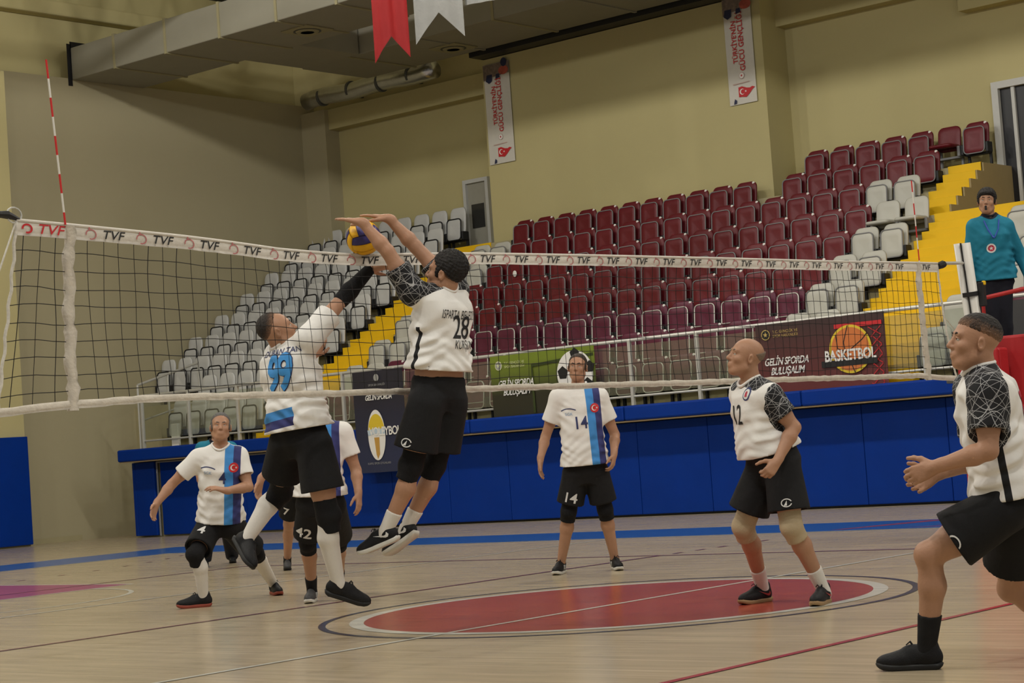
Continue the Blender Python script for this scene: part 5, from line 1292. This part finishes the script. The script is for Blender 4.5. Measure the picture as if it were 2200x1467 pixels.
# player 12
person(dict(D=12.36, label='bald person in white shirt number 12 with black web sleeves and beige knee sleeves', h=.006,
    j=dict(neck=(1613, 822, .0), pel=(1662, 978, .02), shR=(1596, 846, .15), shL=(1653, 852, -.15), elR=(1632, 930, .26), elL=(1706, 918, -.17), wrR=(1640, 985, .2), wrL=(1670, 990, -.27), hipR=(1643, 1004, .08), hipL=(1682, 1006, -.08)),
    kneeR=(1597, 1130, -.12), kneeL=(1700, 1130, -.1), footR=('floor', (1662, 1290), (1582, 1302)), footL=('floor', (1788, 1291), (1737, 1308)),
    handR=dict(tip=(1635, 1010, .2), n=(-.5, 0, .5), curl=1.0), handL=dict(tip=(1646, 1022, -.32), n=(-.5, -.45, -.4), curl=1.05, thumb=.9),
    head=dict(c=(1601, 768, -.02), f=(-.95, .2, .22), u=(.2, .97, 0), s=1.03, hair=(.2, .15, .11), hname='cropped grey fringe', style='fringe', fade=.03, thick=.002, line=((.02, .06), (-.09, -.06)), look=(0, 0, .25)),
    shirt=('white shirt with black web sleeves', 'web'), girth=1.06, belly=.045, hem=.035, slvr=[.075, .09, .1], loose=.018, cut=.74, flare=.13, knee='beige', kspan=(.14, .1), sock=('white', .32), skin=(.41, .215, .135),
    shoe=dict(sole=m_soleg, mark='tick', markm=mat('red shoe mark', (.3, .03, .03), .5)),
    prints=[('text', .02, .31, 'f', .17, m_numk, ('12', .006, .0, .95, .75)), ('poly', -.085, .43, 'f', .002, m_num, disc_poly(0, 0, .036, 20)), ('poly', -.085, .43, 'f', .0032, m_numw, disc_poly(0, 0, .027, 20)), ('poly', -.085, .43, 'f', .0044, m_numr, [(-.012, -.012), (.012, -.012), (.01, .01), (0, .018), (-.01, .01)])],
    sprints=[('logo', 'L', .62, .0, .034, m_numw, None, (-.2, 0, 1))]))
# running player at the edge of the frame
person(dict(D=8.62, label='person striding forward in white shirt with black web sleeves and black socks', h=.0055,
    j=dict(neck=(2108, 796, .0), pel=(2170, 1058, .02), shR=(2088, 838, .19), shL=(2122, 842, -.16), elR=(2100, 985, .26), elL=(2124, 968, -.22), wrR=(2010, 1020, .12), wrL=(2012, 1002, -.16), hipR=(2186, 1098, .09), hipL=(2150, 1096, -.08)),
    kneeR=(2172, 1262, .12), kneeL=(1996, 1192, -.0), footR=('air', (2330, 1370, .35), (2280, 1470, .3)), footL=('floor', (2018, 1437), (1890, 1441)),
    handR=dict(tip=(1938, 1058, .04), n=(-.1, .3, .9), curl=.35, spread=.35, thumb=1.1, s=1.05), handL=dict(tip=(1966, 1020, -.12), n=(-.2, -.3, -.9), curl=.6, s=1.05),
    head=dict(c=(2093, 736, -.02), f=(-.97, .08, .05), u=(.06, 1, 0), s=1.02, hair=(.014, .011, .009), hname='faded dark crop', thick=.008, back=.004, fade=.05, soft=.05, line=((.088, .058), (-.1, -.012)), burn=False),
    shirt=('white shirt with black web sleeves', 'web'), girth=1.04, hem=.0, loose=.026, sleeve=.66, cut=.66, flare=.135, knee=None, sock=('black', .38), skin=(.41, .225, .135), fold=.009, slvr=[.075, .09, .1],
    prints=[('text', .02, .33, 'b', .24, m_numr, ('17', .015))], sprints=[('logo', 'L', .66, .0, .036, m_numw, None, (-.2, 0, 1))]))
# first referee on the stand
E_, J_, X_ = person(dict(D=18.62, label='person in teal long sleeved polo with whistle standing on the referee stand', h=.0075,
    j=dict(neck=(2126, 466), pel=(2137, 596, .02), shR=(2094, 487, .02), shL=(2160, 486, -.02), elR=(2082, 556, .0), elL=(2192, 548, .05), wrR=(2074, 624, -.12), wrL=(2214, 600, -.05), hipR=(2123, 610), hipL=(2152, 609)),
    kneeR=(2128, 705, -.03), kneeL=(2156, 704, -.03), footR=('air', (2131, 803, .06), (2124, 806, -.22)), footL=('air', (2163, 801, .06), (2160, 804, -.22)),
    handR=dict(tip=(2070, 652, -.14), n=(.8, 0, .2), curl=.7), handL=dict(tip=(2220, 625), n=(-.8, 0, 0)),
    head=dict(c=(2120, 433, -.02), f=(-.32, .02, 1), u=(0, 1, 0), s=.98, thick=.02, back=.004, style='mop', line=((.085, .055), (-.085, -.06))),
    shirt=('teal polo shirt', 'polo'), hem=-.02, sleeve=2, loose=.03, lower='trousers', sock=None, skin=(.33, .19, .12), collar=.06,
    prints=[('poly', .03, .28, 'f', .002, m_numw, disc_poly(0, 0, .044, 22)), ('poly', .03, .28, 'f', .0032, m_numr, disc_poly(0, 0, .03, 18)), ('poly', .03, .28, 'f', .0044, m_numw, star_poly(0, 0, .022, 1.57))]))
U_, R_, F_, hp_ = X_['U'], X_['R'], X_['F'], X_['hp']
wh = MB(); q0 = hp_(0, .105, -.06); q1 = hp_(0, .135, -.062); wh.tube([q0, q1], [.008, .012], 8); wh.tube([q1-U_*.012, q1-U_*.03], .012, 8); tag(wh.build('whistle', m_black), 'black whistle in the mouth of the referee', 'whistle')
ln = MB(); nb = J_['neck']
def on_chest(x, z):
    h, n, i, d = X_['sb'].ray_cast(Vector(nb+U_*z+R_*x+F_*.4), Vector(-F_)); return np.array(h)+F_*.008 if h is not None else nb+U_*z+R_*x+F_*.14
ln.tube([on_chest(.07, -.03), on_chest(.045, -.12), on_chest(.01, -.19), on_chest(-.0, -.2)], .007, 6); ln.tube([on_chest(-.07, -.03), on_chest(-.05, -.12), on_chest(-.01, -.19), on_chest(0, -.2)], .007, 6)
tag(ln.build('lanyard', mat('blue lanyard', (.03, .08, .4), .6)), 'blue whistle lanyard around the neck of the referee', 'lanyard')
